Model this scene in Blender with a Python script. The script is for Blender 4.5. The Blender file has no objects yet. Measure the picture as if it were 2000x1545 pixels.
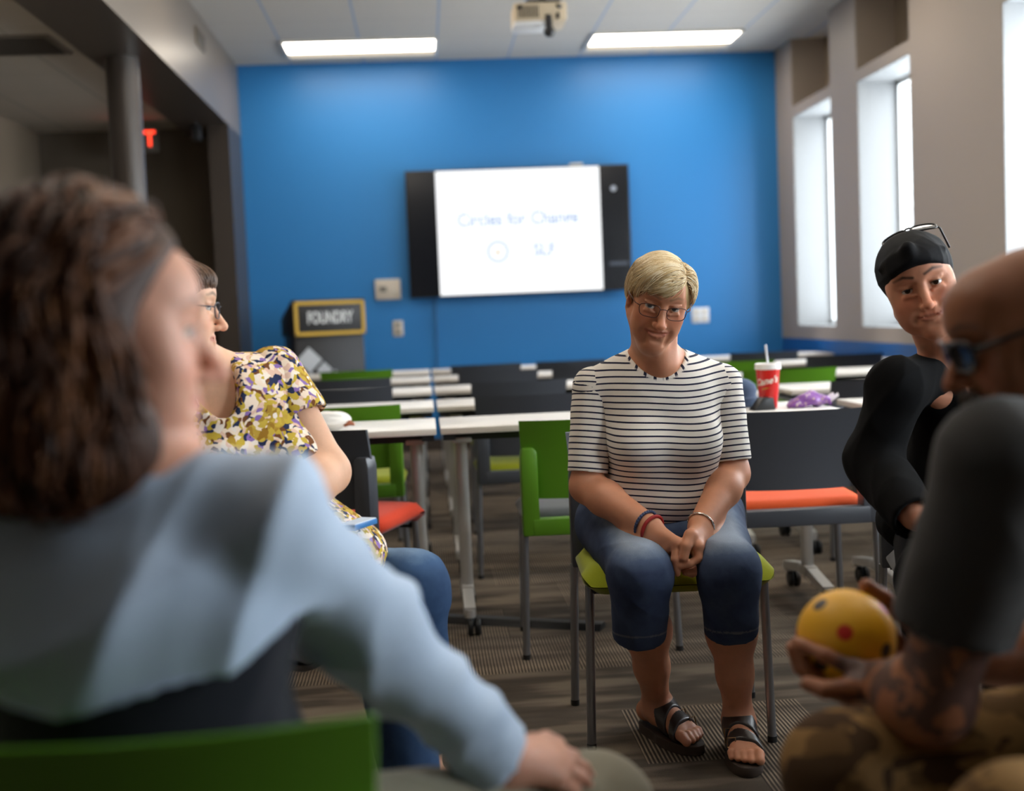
import bpy, bmesh, math, random
import numpy as np
from mathutils import Vector, Matrix
PI = math.pi
SC = bpy.context.scene
COL = SC.collection
# ------------------------------------------------------------------ camera
CAM_H = 1.12
F_PX = 2400.0
def camera_axes(roll=-0.046, dx=-172.0, dy=150.5, f=F_PX):
    y = Vector((dx, dy, f)).normalized()                  # the room's depth axis seen in (right, up, forward)
    up = Vector((math.sin(roll), math.cos(roll), 0.0))
    z = (up - y * up.dot(y)).normalized()
    x = y.cross(z); x = -x if x.x < 0 else x
    return (Vector((x[i], y[i], z[i])) for i in range(3))   # right, up, forward in world axes
_r, _u, _w = camera_axes()
cam_data = bpy.data.cameras.new('camera')
cam_data.sensor_width = 36.0
cam_data.lens = F_PX * 36.0 / 2000.0
cam_data.clip_start = 0.05
cam_data.dof.use_dof = True
cam_data.dof.focus_distance = 3.04
cam_data.dof.aperture_fstop = 2.0
cam = bpy.data.objects.new('camera', cam_data)
COL.objects.link(cam)
m = Matrix.Identity(4)
for i in range(3):
    m[i][0], m[i][1], m[i][2] = _r[i], _u[i], -_w[i]
m[0][3], m[1][3], m[2][3] = 0.0, 0.0, CAM_H
cam.matrix_world = m
SC.camera = cam
# ------------------------------------------------------------------ world, view
world = bpy.data.worlds.new('sky'); SC.world = world
world.use_nodes = True
world.node_tree.nodes['Background'].inputs[0].default_value = (0.80, 0.90, 1.0, 1)
world.node_tree.nodes['Background'].inputs[1].default_value = 1.0
SC.view_settings.view_transform = 'Standard'
SC.view_settings.look = 'None'
SC.view_settings.gamma = 1.0
SC.view_settings.use_curve_mapping = False
SC.view_settings.exposure = 0.0
LAMP = 13.5         # radiance of the ceiling fixtures
DAY = 13.5           # radiance of the daylit shades at the far end
DAY_NEAR = 21.0     # unshaded windows nearer the camera, raised to light the people
# ------------------------------------------------------------------ materials
def lin(c):
    return tuple((v / 12.92 if v <= 0.04045 else ((v + 0.055) / 1.055) ** 2.4) for v in c)
def srgb(r, g, b):
    return lin((r / 255.0, g / 255.0, b / 255.0)) + (1.0,)
class Mat:
    """a small wrapper to wire node materials"""
    def __init__(s, name, color=(0.5, 0.5, 0.5, 1), rough=0.5, metal=0.0, spec=0.5, **kw):
        s.m = bpy.data.materials.new(name); s.m.use_nodes = True
        s.t = s.m.node_tree; s.b = s.t.nodes['Principled BSDF']
        s.b.inputs['Base Color'].default_value = color
        s.b.inputs['Roughness'].default_value = rough
        s.b.inputs['Metallic'].default_value = metal
        s.b.inputs['Specular IOR Level'].default_value = spec
        for k, v in kw.items():
            s.b.inputs[k.replace('_', ' ')].default_value = v
    def n(s, kind, **kw):
        nd = s.t.nodes.new(kind)
        for k, v in kw.items():
            if k.startswith('i_'):
                key = k[2:].replace('_', ' ')
                nd.inputs[int(key) if key.isdigit() else key].default_value = v
            else:
                setattr(nd, k, v)
        return nd
    def l(s, a, ao, b, bi):
        s.t.links.new(a.outputs[ao], b.inputs[bi])
    def coord(s, which='Object'):
        c = s.n('ShaderNodeTexCoord'); return c, which
    def attr(s, name):
        return s.n('ShaderNodeAttribute', attribute_name=name)
    def math(s, op, a, b=None, c=None, clamp=False):
        nd = s.n('ShaderNodeMath', operation=op); nd.use_clamp = clamp
        for i, v in enumerate((a, b, c)):
            if v is None: continue
            if isinstance(v, tuple): s.l(v[0], v[1], nd, i)
            else: nd.inputs[i].default_value = v
        return (nd, 0)
    def mix(s, fac, a, b):
        nd = s.n('ShaderNodeMix', data_type='RGBA')
        for key, v in ((0, fac), (6, a), (7, b)):
            if isinstance(v, tuple) and len(v) == 2 and not isinstance(v[0], (int, float)): s.l(v[0], v[1], nd, key)
            else: nd.inputs[key].default_value = v
        return (nd, 2)
    def noise(s, scale=10, detail=3, rough=0.5, vec=None, which='Object', dist=0.0):
        nd = s.n('ShaderNodeTexNoise', i_Scale=scale, i_Detail=detail, i_Roughness=rough, i_Distortion=dist)
        if vec is None:
            c, w = s.coord(which); s.l(c, w, nd, 'Vector')
        else: s.l(vec[0], vec[1], nd, 'Vector')
        return nd
    def ramp(s, src, stops):
        nd = s.n('ShaderNodeValToRGB'); e = nd.color_ramp.elements
        while len(e) < len(stops): e.new(0.5)
        for k, (p, c) in enumerate(stops):
            e[k].position = p; e[k].color = c if len(c) == 4 else c + (1,)
        s.l(src[0], src[1], nd, 0)
        return (nd, 0)
    def base(s, src): s.l(src[0], src[1], s.b, 'Base Color'); return s
    def bump(s, src, strength=0.3, dist=0.01):
        nd = s.n('ShaderNodeBump', i_Strength=strength, i_Distance=dist)
        s.l(src[0], src[1], nd, 'Height'); s.l(nd, 0, s.b, 'Normal'); return s
def emit(name, color, strength):
    M = Mat(name, (0, 0, 0, 1), 0.6)
    M.b.inputs['Emission Color'].default_value = color
    M.b.inputs['Emission Strength'].default_value = strength
    return M.m
def plastic(name, c, rough=0.45, bump=0.02, spec=0.5):
    M = Mat(name, c, rough, spec=spec)
    M.bump((M.noise(220, 2), 0), bump, 0.002)
    return M.m
# ------------------------------------------------------------------ scene graph helpers
def tag(o, label=None, cat=None, group=None, kind=None):
    if label: o['label'] = label
    if cat: o['category'] = cat
    if group: o['group'] = group
    if kind: o['kind'] = kind
    return o
def thing(name, label, cat, loc=(0, 0, 0), rz=0.0, group=None):
    o = bpy.data.objects.new(name, None); COL.objects.link(o)
    o.empty_display_size = 0.1
    o.location = loc; o.rotation_euler = (0, 0, rz)
    return tag(o, label, cat, group)
def copy_thing(src, loc, rz=0.0, label=None, group=None):
    r = src.copy(); COL.objects.link(r); r.location = loc; r.rotation_euler = (0, 0, rz)
    if label: r['label'] = label
    if group: r['group'] = group
    for ch in list(src.children):
        c = ch.copy(); COL.objects.link(c); c.parent = r
        for g in list(ch.children):
            d = g.copy(); COL.objects.link(d); d.parent = c
    return r
class MB:
    """collects shapes and links them as ONE mesh object"""
    def __init__(s): s.bm = bmesh.new()
    def _mi(s, faces, mi, smooth):
        for f in faces: f.material_index = mi; f.smooth = smooth
    def box(s, lo, hi, bev=0.0, seg=2, mi=0, mat=None, smooth=False):
        lo, hi = Vector(lo), Vector(hi)
        r = bmesh.ops.create_cube(s.bm, size=1.0)
        vs = r['verts']; c = (lo + hi) / 2; d = hi - lo
        for v in vs: v.co = Vector((v.co.x * d.x, v.co.y * d.y, v.co.z * d.z)) + c
        if mat is not None:
            for v in vs: v.co = mat @ v.co
        fs = set(f for v in vs for f in v.link_faces)
        if bev > 0:
            es = list(set(e for v in vs for e in v.link_edges))
            g = bmesh.ops.bevel(s.bm, geom=es, offset=bev, segments=seg, affect='EDGES', profile=0.5)
            fs = set(f for f in g['faces']) | set(f for v in g['verts'] for f in v.link_faces)
            smooth = True
        s._mi(fs, mi, smooth); return s
    def tube(s, pts, r, n=12, mi=0, cap=True, smooth=True, flat=1.0, upv=None):
        """a tube along a polyline; r a number or one per point"""
        pts = [Vector(p) for p in pts]
        rs = [float(x) for x in r] if isinstance(r, (list, tuple)) else [float(r)] * len(pts)
        rings = []; t0 = None
        for i, p in enumerate(pts):
            a = pts[max(0, i - 1)]; b = pts[min(len(pts) - 1, i + 1)]
            t = (b - a).normalized()
            if t0 is None:
                u = upv.copy() if upv is not None else (Vector((0, 0, 1)) if abs(t.z) < 0.9 else Vector((1, 0, 0)))
            u = (u - t * u.dot(t)).normalized(); w = t.cross(u); t0 = t
            rings.append([s.bm.verts.new(p + rs[i] * (math.cos(2 * PI * k / n) * u * flat + math.sin(2 * PI * k / n) * w)) for k in range(n)])
        fs = []
        for a, b in zip(rings, rings[1:]):
            for k in range(n):
                fs.append(s.bm.faces.new((a[k], a[(k + 1) % n], b[(k + 1) % n], b[k])))
        if cap:
            fs.append(s.bm.faces.new(list(reversed(rings[0])))); fs.append(s.bm.faces.new(rings[-1]))
        s._mi(fs, mi, smooth); return s
    def cyl(s, c, r, z0, z1, n=24, mi=0, r2=None):
        return s.tube([(c[0], c[1], z0), (c[0], c[1], z1)], [r, r if r2 is None else r2], n, mi)
    def lathe(s, prof, c=(0, 0, 0), n=32, mi=0, axis=None):
        """prof: (radius, height) pairs"""
        c = Vector(c); R = axis if axis is not None else Matrix.Identity(3)
        rings = []
        for (r, z) in prof:
            if r < 1e-6: rings.append([s.bm.verts.new(c + R @ Vector((0, 0, z)))])
            else: rings.append([s.bm.verts.new(c + R @ Vector((r * math.cos(2 * PI * k / n), r * math.sin(2 * PI * k / n), z))) for k in range(n)])
        fs = []
        for a, b in zip(rings, rings[1:]):
            for k in range(n):
                q = [a[k % len(a)], a[(k + 1) % n % len(a)], b[(k + 1) % n % len(b)], b[k % len(b)]]
                q = list(dict.fromkeys(q))
                if len(q) > 2: fs.append(s.bm.faces.new(q))
        s._mi(fs, mi, True); return s
    def prism(s, poly, a, b, mi=0, smooth=False, bev=0.0):
        """poly: 3-D points of a face, swept from offset a to offset b (vectors)"""
        a, b = Vector(a), Vector(b)
        A = [s.bm.verts.new(Vector(p) + a) for p in poly]; B = [s.bm.verts.new(Vector(p) + b) for p in poly]
        fs = [s.bm.faces.new(A), s.bm.faces.new(list(reversed(B)))]
        n = len(poly)
        for k in range(n): fs.append(s.bm.faces.new((A[k], B[k], B[(k + 1) % n], A[(k + 1) % n])))
        if bev > 0:
            es = list(set(e for f in fs for e in f.edges))
            g = bmesh.ops.bevel(s.bm, geom=es, offset=bev, segments=2, affect='EDGES', profile=0.5)
            fs = set(g['faces']) | set(f for v in g['verts'] for f in v.link_faces); smooth = True
        s._mi(fs, mi, smooth); return s
    def grid(s, fn, nu, nv, mi=0, closed_u=False):
        """a sheet of points fn(u, v), u, v in 0..1"""
        P = [[s.bm.verts.new(fn(i / nu, j / nv)) for j in range(nv + 1)] for i in range(nu + (0 if closed_u else 1))]
        fs = []
        for i in range(nu):
            for j in range(nv):
                a, b = P[i], P[(i + 1) % len(P)]
                fs.append(s.bm.faces.new((a[j], b[j], b[j + 1], a[j + 1])))
        s._mi(fs, mi, True); return s
    def slab(s, fn, nrm, th, nu, nv, mi=0):
        """a curved sheet with thickness: fn(u, v) front, nrm(u, v) unit direction of thickness"""
        A = [[s.bm.verts.new(Vector(fn(i / nu, j / nv))) for j in range(nv + 1)] for i in range(nu + 1)]
        B = [[s.bm.verts.new(Vector(fn(i / nu, j / nv)) + Vector(nrm(i / nu, j / nv)) * th) for j in range(nv + 1)] for i in range(nu + 1)]
        fs = []
        for i in range(nu):
            for j in range(nv):
                fs.append(s.bm.faces.new((A[i][j], A[i + 1][j], A[i + 1][j + 1], A[i][j + 1])))
                fs.append(s.bm.faces.new((B[i][j + 1], B[i + 1][j + 1], B[i + 1][j], B[i][j])))
        for i in range(nu):
            fs.append(s.bm.faces.new((A[i + 1][0], A[i][0], B[i][0], B[i + 1][0])))
            fs.append(s.bm.faces.new((A[i][nv], A[i + 1][nv], B[i + 1][nv], B[i][nv])))
        for j in range(nv):
            fs.append(s.bm.faces.new((A[0][j], A[0][j + 1], B[0][j + 1], B[0][j])))
            fs.append(s.bm.faces.new((A[nu][j + 1], A[nu][j], B[nu][j], B[nu][j + 1])))
        s._mi(fs, mi, True); return s
    def build(s, name, mats, parent=None, loc=None, sharp=40, **tags):
        bmesh.ops.recalc_face_normals(s.bm, faces=s.bm.faces)
        me = bpy.data.meshes.new(name); s.bm.to_mesh(me); s.bm.free()
        for mt in (mats if isinstance(mats, (list, tuple)) else [mats]): me.materials.append(mt)
        if sharp: me.set_sharp_from_angle(angle=math.radians(sharp))
        o = bpy.data.objects.new(name, me); COL.objects.link(o)
        if parent is not None: o.parent = parent
        if loc is not None: o.location = loc
        if tags: tag(o, tags.get('label'), tags.get('cat'), tags.get('group'), tags.get('kind'))
        return o
def mesh_obj(name, verts, faces, mat, parent=None, smooth=True, attrs=None):
    me = bpy.data.meshes.new(name)
    verts = np.asarray(verts, np.float32); faces = np.asarray(faces, np.int32)
    k = faces.shape[1]
    me.vertices.add(len(verts)); me.vertices.foreach_set('co', verts.ravel())
    me.loops.add(faces.size); me.loops.foreach_set('vertex_index', faces.ravel())
    me.polygons.add(len(faces)); me.polygons.foreach_set('loop_start', np.arange(0, faces.size, k, dtype=np.int32))
    me.update(calc_edges=True)
    if smooth: me.polygons.foreach_set('use_smooth', np.ones(len(faces), bool))
    for nm, a in (attrs or {}).items():
        a = np.asarray(a, np.float32)
        if a.ndim == 1:
            at = me.attributes.new(nm, 'FLOAT', 'POINT'); at.data.foreach_set('value', a)
        else:
            at = me.attributes.new(nm, 'FLOAT_VECTOR', 'POINT'); at.data.foreach_set('vector', a.ravel())
    for mt in (mat if isinstance(mat, (list, tuple)) else [mat]): me.materials.append(mt)
    o = bpy.data.objects.new(name, me); COL.objects.link(o)
    if parent is not None: o.parent = parent
    return o
def text_mesh(name, body, size, mat, parent, loc, rot=(PI / 2, 0, 0), depth=0.001, sx=1.0, align='CENTER', shear=0.0, bold=0.0, **tags):
    cu = bpy.data.curves.new(name, 'FONT'); cu.body = body; cu.size = size; cu.extrude = depth
    cu.align_x = align; cu.align_y = 'CENTER'; cu.shear = shear; cu.offset = bold
    o = bpy.data.objects.new(name, cu); COL.objects.link(o)
    bpy.context.view_layer.update()
    me = bpy.data.meshes.new_from_object(o.evaluated_get(bpy.context.evaluated_depsgraph_get()))
    bpy.data.objects.remove(o)
    me.materials.clear(); me.materials.append(mat)
    o = bpy.data.objects.new(name, me); COL.objects.link(o)
    o.parent = parent; o.location = loc; o.rotation_euler = rot; o.scale = (sx, 1, 1)
    return o
# ================================================================== THE ROOM
YB, XR, XL, ZC = 10.4, 3.07, -3.07, 3.26      # back wall, window wall, far side wall, ceiling
YF = -4.0                                     # wall behind the camera
BX0, BX1, BZ = -1.84, -1.44, 2.68             # bulkhead along the open side
ZL = 2.76                                     # lower ceiling beyond the bulkhead
# -- materials
M = Mat('blue_paint', srgb(42, 122, 188), 0.42, spec=0.45)
M.bump((M.noise(160, 3), 0), 0.06, 0.002); blue_paint = M.m
M = Mat('dark_blue_paint', srgb(24, 84, 150), 0.45); dado_paint = M.m
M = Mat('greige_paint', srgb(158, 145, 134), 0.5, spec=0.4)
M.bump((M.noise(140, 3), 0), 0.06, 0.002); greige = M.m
M = Mat('tan_wall_recess_shade', srgb(128, 114, 98), 0.55); tan = M.m
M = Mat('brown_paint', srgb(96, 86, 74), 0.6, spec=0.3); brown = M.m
M = Mat('bulkhead_paint', srgb(116, 106, 96), 0.34, spec=0.5)
M.bump((M.noise(60, 3), 0), 0.05, 0.003); bulk = M.m
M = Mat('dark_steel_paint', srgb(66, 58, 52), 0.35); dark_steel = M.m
white_frame = plastic('white_window_frame', srgb(214, 216, 216), 0.4)
def tile_mat(name, base, line, step, x0, y0, lw=0.016):
    M = Mat(name, base, 0.85, spec=0.2)
    c = M.n('ShaderNodeTexCoord'); sp = M.n('ShaderNodeSeparateXYZ'); M.l(c, 'Object', sp, 0)
    def band(axis, off, st, w):
        a = M.math('SUBTRACT', (sp, axis), off); a = M.math('DIVIDE', a, st)
        a = M.math('FRACT', a); return M.math('LESS_THAN', a, w / st)
    lx = band(0, x0 - lw / 2, step, lw); ly = band(1, y0 - lw / 2, step, lw * 0.6)
    g = M.noise(90, 4, 0.7)
    tile = M.mix((g, 0), tuple(v * 0.93 for v in base[:3]) + (1,), tuple(min(1, v * 1.05) for v in base[:3]) + (1,))
    a = M.mix(ly, tile, tuple(v * 0.80 for v in base[:3]) + (1,))
    M.base(M.mix(lx, a, line))
    M.bump((g, 0), 0.3, 0.004)
    return M.m
ceil_mat = tile_mat('ceiling_tiles', srgb(196, 190, 182), srgb(150, 166, 190), 0.597, 0.2, 10.16)
ceil_low = tile_mat('low_ceiling_tiles', srgb(176, 168, 156), srgb(150, 146, 138), 0.61, -2.2, 9.9)
# carpet: plank tiles, some ribbed, some with plain bands
M = Mat('carpet', srgb(80, 72, 64), 0.95, spec=0.1)
c = M.n('ShaderNodeTexCoord'); sp = M.n('ShaderNodeSeparateXYZ'); M.l(c, 'Object', sp, 0)
wob = M.noise(7, 2)
xx = M.math('ADD', (sp, 0), M.math('MULTIPLY', (wob, 0), 0.004))
rib = M.math('SINE', M.math('MULTIPLY', xx, 2 * PI / 0.0105))
rib = M.math('MULTIPLY_ADD', rib, 0.5, 0.5)
rib = M.math('POWER', rib, 1.6)
mp = M.n('ShaderNodeMapping'); mp.inputs['Scale'].default_value = (2.0, 9.0, 1); M.l(c, 'Object', mp, 0)
band = M.noise(1.0, 2, 0.55, vec=(mp, 0))
mp2 = M.n('ShaderNodeMapping'); mp2.inputs['Scale'].default_value = (1.0 / 0.5, 1.0 / 1.0, 1); mp2.inputs['Rotation'].default_value = (0, 0, 0.0); M.l(c, 'Object', mp2, 0)
vor = M.n('ShaderNodeTexBrick', i_Scale=1.0); vor.offset = 0.5
vor.inputs['Color1'].default_value = (0, 0, 0, 1); vor.inputs['Color2'].default_value = (1, 1, 1, 1); vor.inputs['Mortar Size'].default_value = 0.0
vor.inputs['Brick Width'].default_value = 1.0; vor.inputs['Row Height'].default_value = 0.42
M.l(mp2, 0, vor, 'Vector')
ribbed = M.math('GREATER_THAN', (vor, 0), 0.38)
dark, mid, light = srgb(72, 64, 56), srgb(108, 96, 84), srgb(158, 140, 120)
plain = M.ramp((band, 0), [(0.36, dark), (0.47, srgb(84, 75, 66)), (0.52, mid), (0.62, srgb(132, 118, 102))])
fib = M.noise(420, 2, 0.7)
plain = M.mix(M.math('MULTIPLY', (fib, 0), 0.8), plain, dark)
rb = M.mix(rib, srgb(54, 48, 43), M.ramp((band, 0), [(0.35, mid), (0.6, light)]))
M.base(M.mix(ribbed, plain, rb))
M.bump((fib, 0), 0.5, 0.004); carpet = M.m
lamp_mat = emit('lamp_diffuser', (1.0, 0.90, 0.76, 1), LAMP)
shade_mat = emit('daylit_shade', (0.86, 0.94, 1.0, 1), DAY); near_daylight = emit('daylight_near', (0.86, 0.94, 1.0, 1), DAY_NEAR)
M = Mat('window_glass', (1, 1, 1, 1), 0.02)
tr = M.n('ShaderNodeBsdfTransparent'); gl = M.n('ShaderNodeBsdfGlossy', i_Roughness=0.03); mx = M.n('ShaderNodeMixShader', i_0=0.06)
M.l(tr, 0, mx, 1); M.l(gl, 0, mx, 2); M.l(mx, 0, M.t.nodes['Material Output'], 'Surface'); glass = M.m
# -- shell
S = dict(kind='structure')
MB().box((XL - 0.2, YF, -0.12), (XR + 0.5, YB + 0.2, 0.0)).build('floor', carpet, **S)
MB().box((BX1, YF, ZC), (XR + 0.5, YB + 0.2, ZC + 0.1)).build('ceiling', ceil_mat, **S)
MB().box((XL - 0.2, YF, ZL), (BX0, YB + 0.2, ZL + 0.1)).build('ceiling_low', ceil_low, **S)
MB().box((BX1, YB, 0), (XR + 0.5, YB + 0.2, ZC)).build('wall_back', blue_paint, **S)
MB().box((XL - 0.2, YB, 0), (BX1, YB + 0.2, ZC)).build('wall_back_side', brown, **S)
MB().box((XL - 0.2, YF, 0), (XL, YB, ZL)).build('wall_left', tan, **S)
MB().box((XL - 0.2, YF - 0.2, 0), (XR + 0.5, YF, ZC)).build('wall_front', brown, **S)
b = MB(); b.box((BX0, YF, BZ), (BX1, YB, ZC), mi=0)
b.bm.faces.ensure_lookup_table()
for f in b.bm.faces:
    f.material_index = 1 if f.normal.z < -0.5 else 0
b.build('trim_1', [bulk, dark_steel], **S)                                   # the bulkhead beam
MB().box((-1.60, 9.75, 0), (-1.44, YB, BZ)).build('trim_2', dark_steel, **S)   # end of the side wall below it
MB().cyl((-1.66, 7.30), 0.095, 0.0, BZ, 32).build('trim_3', dark_steel, **S)  # round steel column
MB().box((BX1, YB - 0.012, 0), (XR, YB, 0.10)).build('baseboard_back', dark_steel, **S)
WIN = [(9.02, 9.95), (7.53, 8.46), (5.36, 6.31), (3.87, 4.83), (1.70, 2.66), (0.21, 1.17)]   # bays in the window wall
w = MB()
ZS, ZT, ZH = 0.93, 2.635, 2.715
w.box((XR, YF, 0), (XR + 0.45, YB, 0.83), mi=1)                               # painted dado
w.box((XR, YF, 0.83), (XR + 0.45, YB, ZS), mi=0)
ys = [YB] + [v for (a, b2) in WIN for v in (b2, a)] + [YF]
for k in range(0, len(ys), 2):
    w.box((XR, ys[k + 1], ZS), (XR + 0.45, ys[k], ZC), mi=0)
for (a, b2) in WIN:
    w.box((XR, a, ZT), (XR + 0.45, b2, ZH), mi=0)
    w.box((XR + 0.28, a, ZH), (XR + 0.45, b2, ZC), mi=2)  # recess back, its shade put into a darker tan
w.build('wall_right', [greige, dado_paint, tan], **S)
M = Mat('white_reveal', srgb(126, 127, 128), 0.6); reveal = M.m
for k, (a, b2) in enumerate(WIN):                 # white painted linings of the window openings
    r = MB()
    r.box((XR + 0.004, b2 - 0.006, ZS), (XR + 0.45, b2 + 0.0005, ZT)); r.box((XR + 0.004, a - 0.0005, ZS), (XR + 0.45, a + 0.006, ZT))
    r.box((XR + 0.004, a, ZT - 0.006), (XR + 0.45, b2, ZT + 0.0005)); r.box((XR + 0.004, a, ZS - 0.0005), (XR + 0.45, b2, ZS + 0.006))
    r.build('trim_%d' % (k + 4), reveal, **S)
for k, (a, b2) in enumerate(WIN):
    f = MB(); x0, x1 = XR + 0.28, XR + 0.34
    f.box((x0, a, ZS), (x1, b2, ZS + 0.035)); f.box((x0, a, ZT - 0.04), (x1, b2, ZT))
    f.box((x0, a, ZS), (x1, a + 0.04, ZT)); f.box((x0, b2 - 0.04, ZS), (x1, b2, ZT))
    f.box((x0 + 0.005, (a + b2) / 2 - 0.02, ZS), (x1 - 0.005, (a + b2) / 2 + 0.02, ZT))
    fr = f.build('window_%d' % (k + 1), white_frame, **S)
    MB().box((x0 + 0.028, a + 0.03, ZS + 0.03), (x0 + 0.034, b2 - 0.03, ZT - 0.03)).build('glass_pane', glass, fr)
    MB().box((XR + 0.375, a, ZS), (XR + 0.39, b2, ZT)).build('daylit_window_sheet', shade_mat if k < 2 else near_daylight, fr)  # glowing sheet standing for daylight; the near windows have no shade
# -- ceiling lights
lamp_frame = plastic('lamp_frame', srgb(225, 222, 214), 0.4)
fix = thing('ceiling_light', '', 'ceiling light', (0, 0, ZC), 0, 'recessed ceiling lights')
f = MB(); W2, D2 = 0.597, 0.29
f.box((-W2, -D2, -0.02), (W2, -D2 + 0.022, 0.0)); f.box((-W2, D2 - 0.022, -0.02), (W2, D2, 0.0))
f.box((-W2, -D2, -0.02), (-W2 + 0.022, D2, 0.0)); f.box((W2 - 0.022, -D2, -0.02), (W2, D2, 0.0))
f.build('frame', lamp_frame, fix)
MB().box((-W2 + 0.02, -D2 + 0.02, -0.012), (W2 - 0.02, D2 - 0.17, -0.006)).build('diffuser', lamp_mat, fix)
MB().box((-W2 + 0.02, D2 - 0.17, -0.010), (W2 - 0.02, D2 - 0.02, -0.004)).build('side_lens', emit('lamp_side_lens', (1.0, 0.84, 0.62, 1), 0.85), fix)
lights = [(-0.395, 9.83, 'long lit ceiling panel above the left half of the blue wall'),
          (1.99, 9.83, 'long lit ceiling panel above the window end of the blue wall')]
for yy in (7.35, 4.95, 2.55):  # the nearest pair is added to light the seated people
    lights += [(-0.395, yy, 'lit ceiling panel out of view over the tables'), (1.99, yy, 'lit ceiling panel out of view over the tables')]
for k, (x, y, lb) in enumerate(lights):
    if k == 0: fix.location = (x, y, ZC); fix['label'] = lb
    else:
        c = copy_thing(fix, (x, y, ZC), 0, lb)
        if k == 1 : c['group'] = fix['group']
        elif k > 1: c['group'] = 'ceiling panels out of view'
# ================================================================== FURNITURE
M = Mat('charcoal_plastic', srgb(70, 73, 80), 0.38, spec=0.5); M.bump((M.noise(500, 2), 0), 0.08, 0.001); charcoal = M.m
M = Mat('green_plastic', srgb(88, 138, 30), 0.36, spec=0.5); M.bump((M.noise(500, 2), 0), 0.08, 0.001); green = M.m
def fabric(name, c, sc=700):
    M = Mat(name, c, 0.85, spec=0.2, Sheen_Weight=0.15)
    n = M.noise(sc, 2); M.base(M.mix((n, 0), tuple(v * 0.85 for v in c[:3]) + (1,), tuple(min(1, v * 1.12) for v in c[:3]) + (1,)))
    M.bump((n, 0), 0.2, 0.001); return M.m
pad_orange = fabric('orange_pad', srgb(238, 92, 40)); pad_lime = fabric('lime_pad', srgb(150, 158, 30)); pad_red = fabric('red_pad', srgb(205, 60, 28))
pad_grey = fabric('grey_pad', srgb(98, 98, 102))
M = Mat('satin_metal', srgb(150, 152, 156), 0.33, metal=0.85); M.bump((M.noise(300, 2), 0), 0.03, 0.001); satin = M.m
M = Mat('silver_paint', srgb(190, 187, 182), 0.4, metal=0.35); M.bump((M.noise(300, 2), 0), 0.03, 0.001); silver = M.m
rubber = plastic('black_rubber', srgb(22, 22, 23), 0.5)
black_pl = plastic('black_plastic', srgb(26, 26, 28), 0.4)
M = Mat('white_laminate', srgb(226, 221, 214), 0.34, spec=0.5); M.bump((M.noise(90, 3), 0), 0.02, 0.001); laminate = M.m
M = Mat('laminate_edge', srgb(206, 196, 184), 0.42); ledge = M.m

# -- stacking chair; the sitter faces local +y, the origin is on the floor under the seat
def make_chair(shell, pad):
    t = thing('stacking_chair', '', 'chair')
    hw = 0.235
    s = MB()                                     # upper back panel, dished
    def pt(u, v):
        x = (u * 2 - 1) * (hw - 0.012 + 0.026 * v ** 0.6); z = 0.520 + 0.260 * v
        return (x, -0.205 - 0.05 * v * v - 0.01 * v + 0.045 * (u * 2 - 1) ** 2, z)
    s.slab(pt, lambda u, v: Vector((0, -1, 0.1)).normalized(), 0.012, 16, 8)
    s.build('backrest', shell, t)
    s = MB()                                     # lower frame: two stepped posts and a rail in one moulding
    for sx in (-1, 1):
        y0 = -0.205 + 0.045
        prof = [(hw - 0.048, 0.405), (hw + 0.012, 0.405), (hw + 0.012, 0.66), (hw + 0.006, 0.692), (hw - 0.030, 0.692), (hw - 0.042, 0.676), (hw - 0.042, 0.47)]
        s.prism([(sx * x, 0, z) for (x, z) in prof], (0, -0.225, 0), (0, -0.160, 0), bev=0.006)
    s.prism([(-hw + 0.02, 0, 0.405), (hw - 0.02, 0, 0.405), (hw - 0.02, 0, 0.46), (-hw + 0.02, 0, 0.46)], (0, -0.228, 0), (0, -0.18, 0), bev=0.006)
    s.build('back_frame', shell, t)
    s = MB()                                     # seat shell
    def sp(u, v):
        x = (u * 2 - 1) * 0.206; y = -0.20 + 0.37 * v
        return (x, y, 0.436 + 0.012 * v - 0.012 * math.sin(PI * u) * math.sin(PI * v) - 0.02 * max(0, v - 0.86) / 0.14)
    s.slab(sp, lambda u, v: Vector((0, 0, -1)), 0.022, 12, 12)
    s.build('seat_shell', shell if shell is charcoal else charcoal, t)
    s = MB()                                     # upholstered pad
    def pp(sg):
        def f(u, v):
            a, b = u * 2 - 1, v * 2 - 1
            e = max(abs(a), abs(b)); r = (abs(a) ** 8 + abs(b) ** 8) ** 0.125
            k = 1 if r < 1e-6 else e / r
            edge = max(0.0, 1 - max(abs(a), abs(b)) ** 14)
            fr = max(0.0, (v - 0.78) / 0.22); drop = 0.020 * fr ** 2.5 if sg > 0 else 0.022 * fr ** 0.6
            z = 0.446 + 0.012 * v + (0.032 * edge ** 0.5 if sg > 0 else -0.026 * edge ** 0.5) - drop
            return Vector((a * k * 0.243, 0.048 + b * k * 0.204, z))
        return f
    s.grid(pp(1), 20, 20); s.grid(pp(-0.4), 20, 20)
    bmesh.ops.remove_doubles(s.bm, verts=s.bm.verts, dist=0.0005)
    s.build('seat_pad', pad, t, sharp=0)
    s = MB()                                     # under-seat frame tubes
    for y in (-0.16, 0.155): s.tube([(-0.225, y, 0.412), (0.225, y, 0.412)], 0.010, 10)
    s.build('under_frame', rubber, t)
    for (x0, y0, z0, x1, y1) in ((-0.240, -0.195, 0.41, -0.252, -0.205), (0.240, -0.195, 0.41, 0.252, -0.205), (-0.222, 0.155, 0.425, -0.232, 0.160), (0.222, 0.155, 0.425, 0.232, 0.160)):
        b = MB(); b.tube([(x0, y0, z0), (x1, y1, 0.008)], 0.0115, 14); lg = b.build('leg', satin, t)
        MB().cyl((x1, y1), 0.0125, 0.0, 0.016, 14).build('foot_cap', rubber, lg)
    return t
chairs = {}
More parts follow.
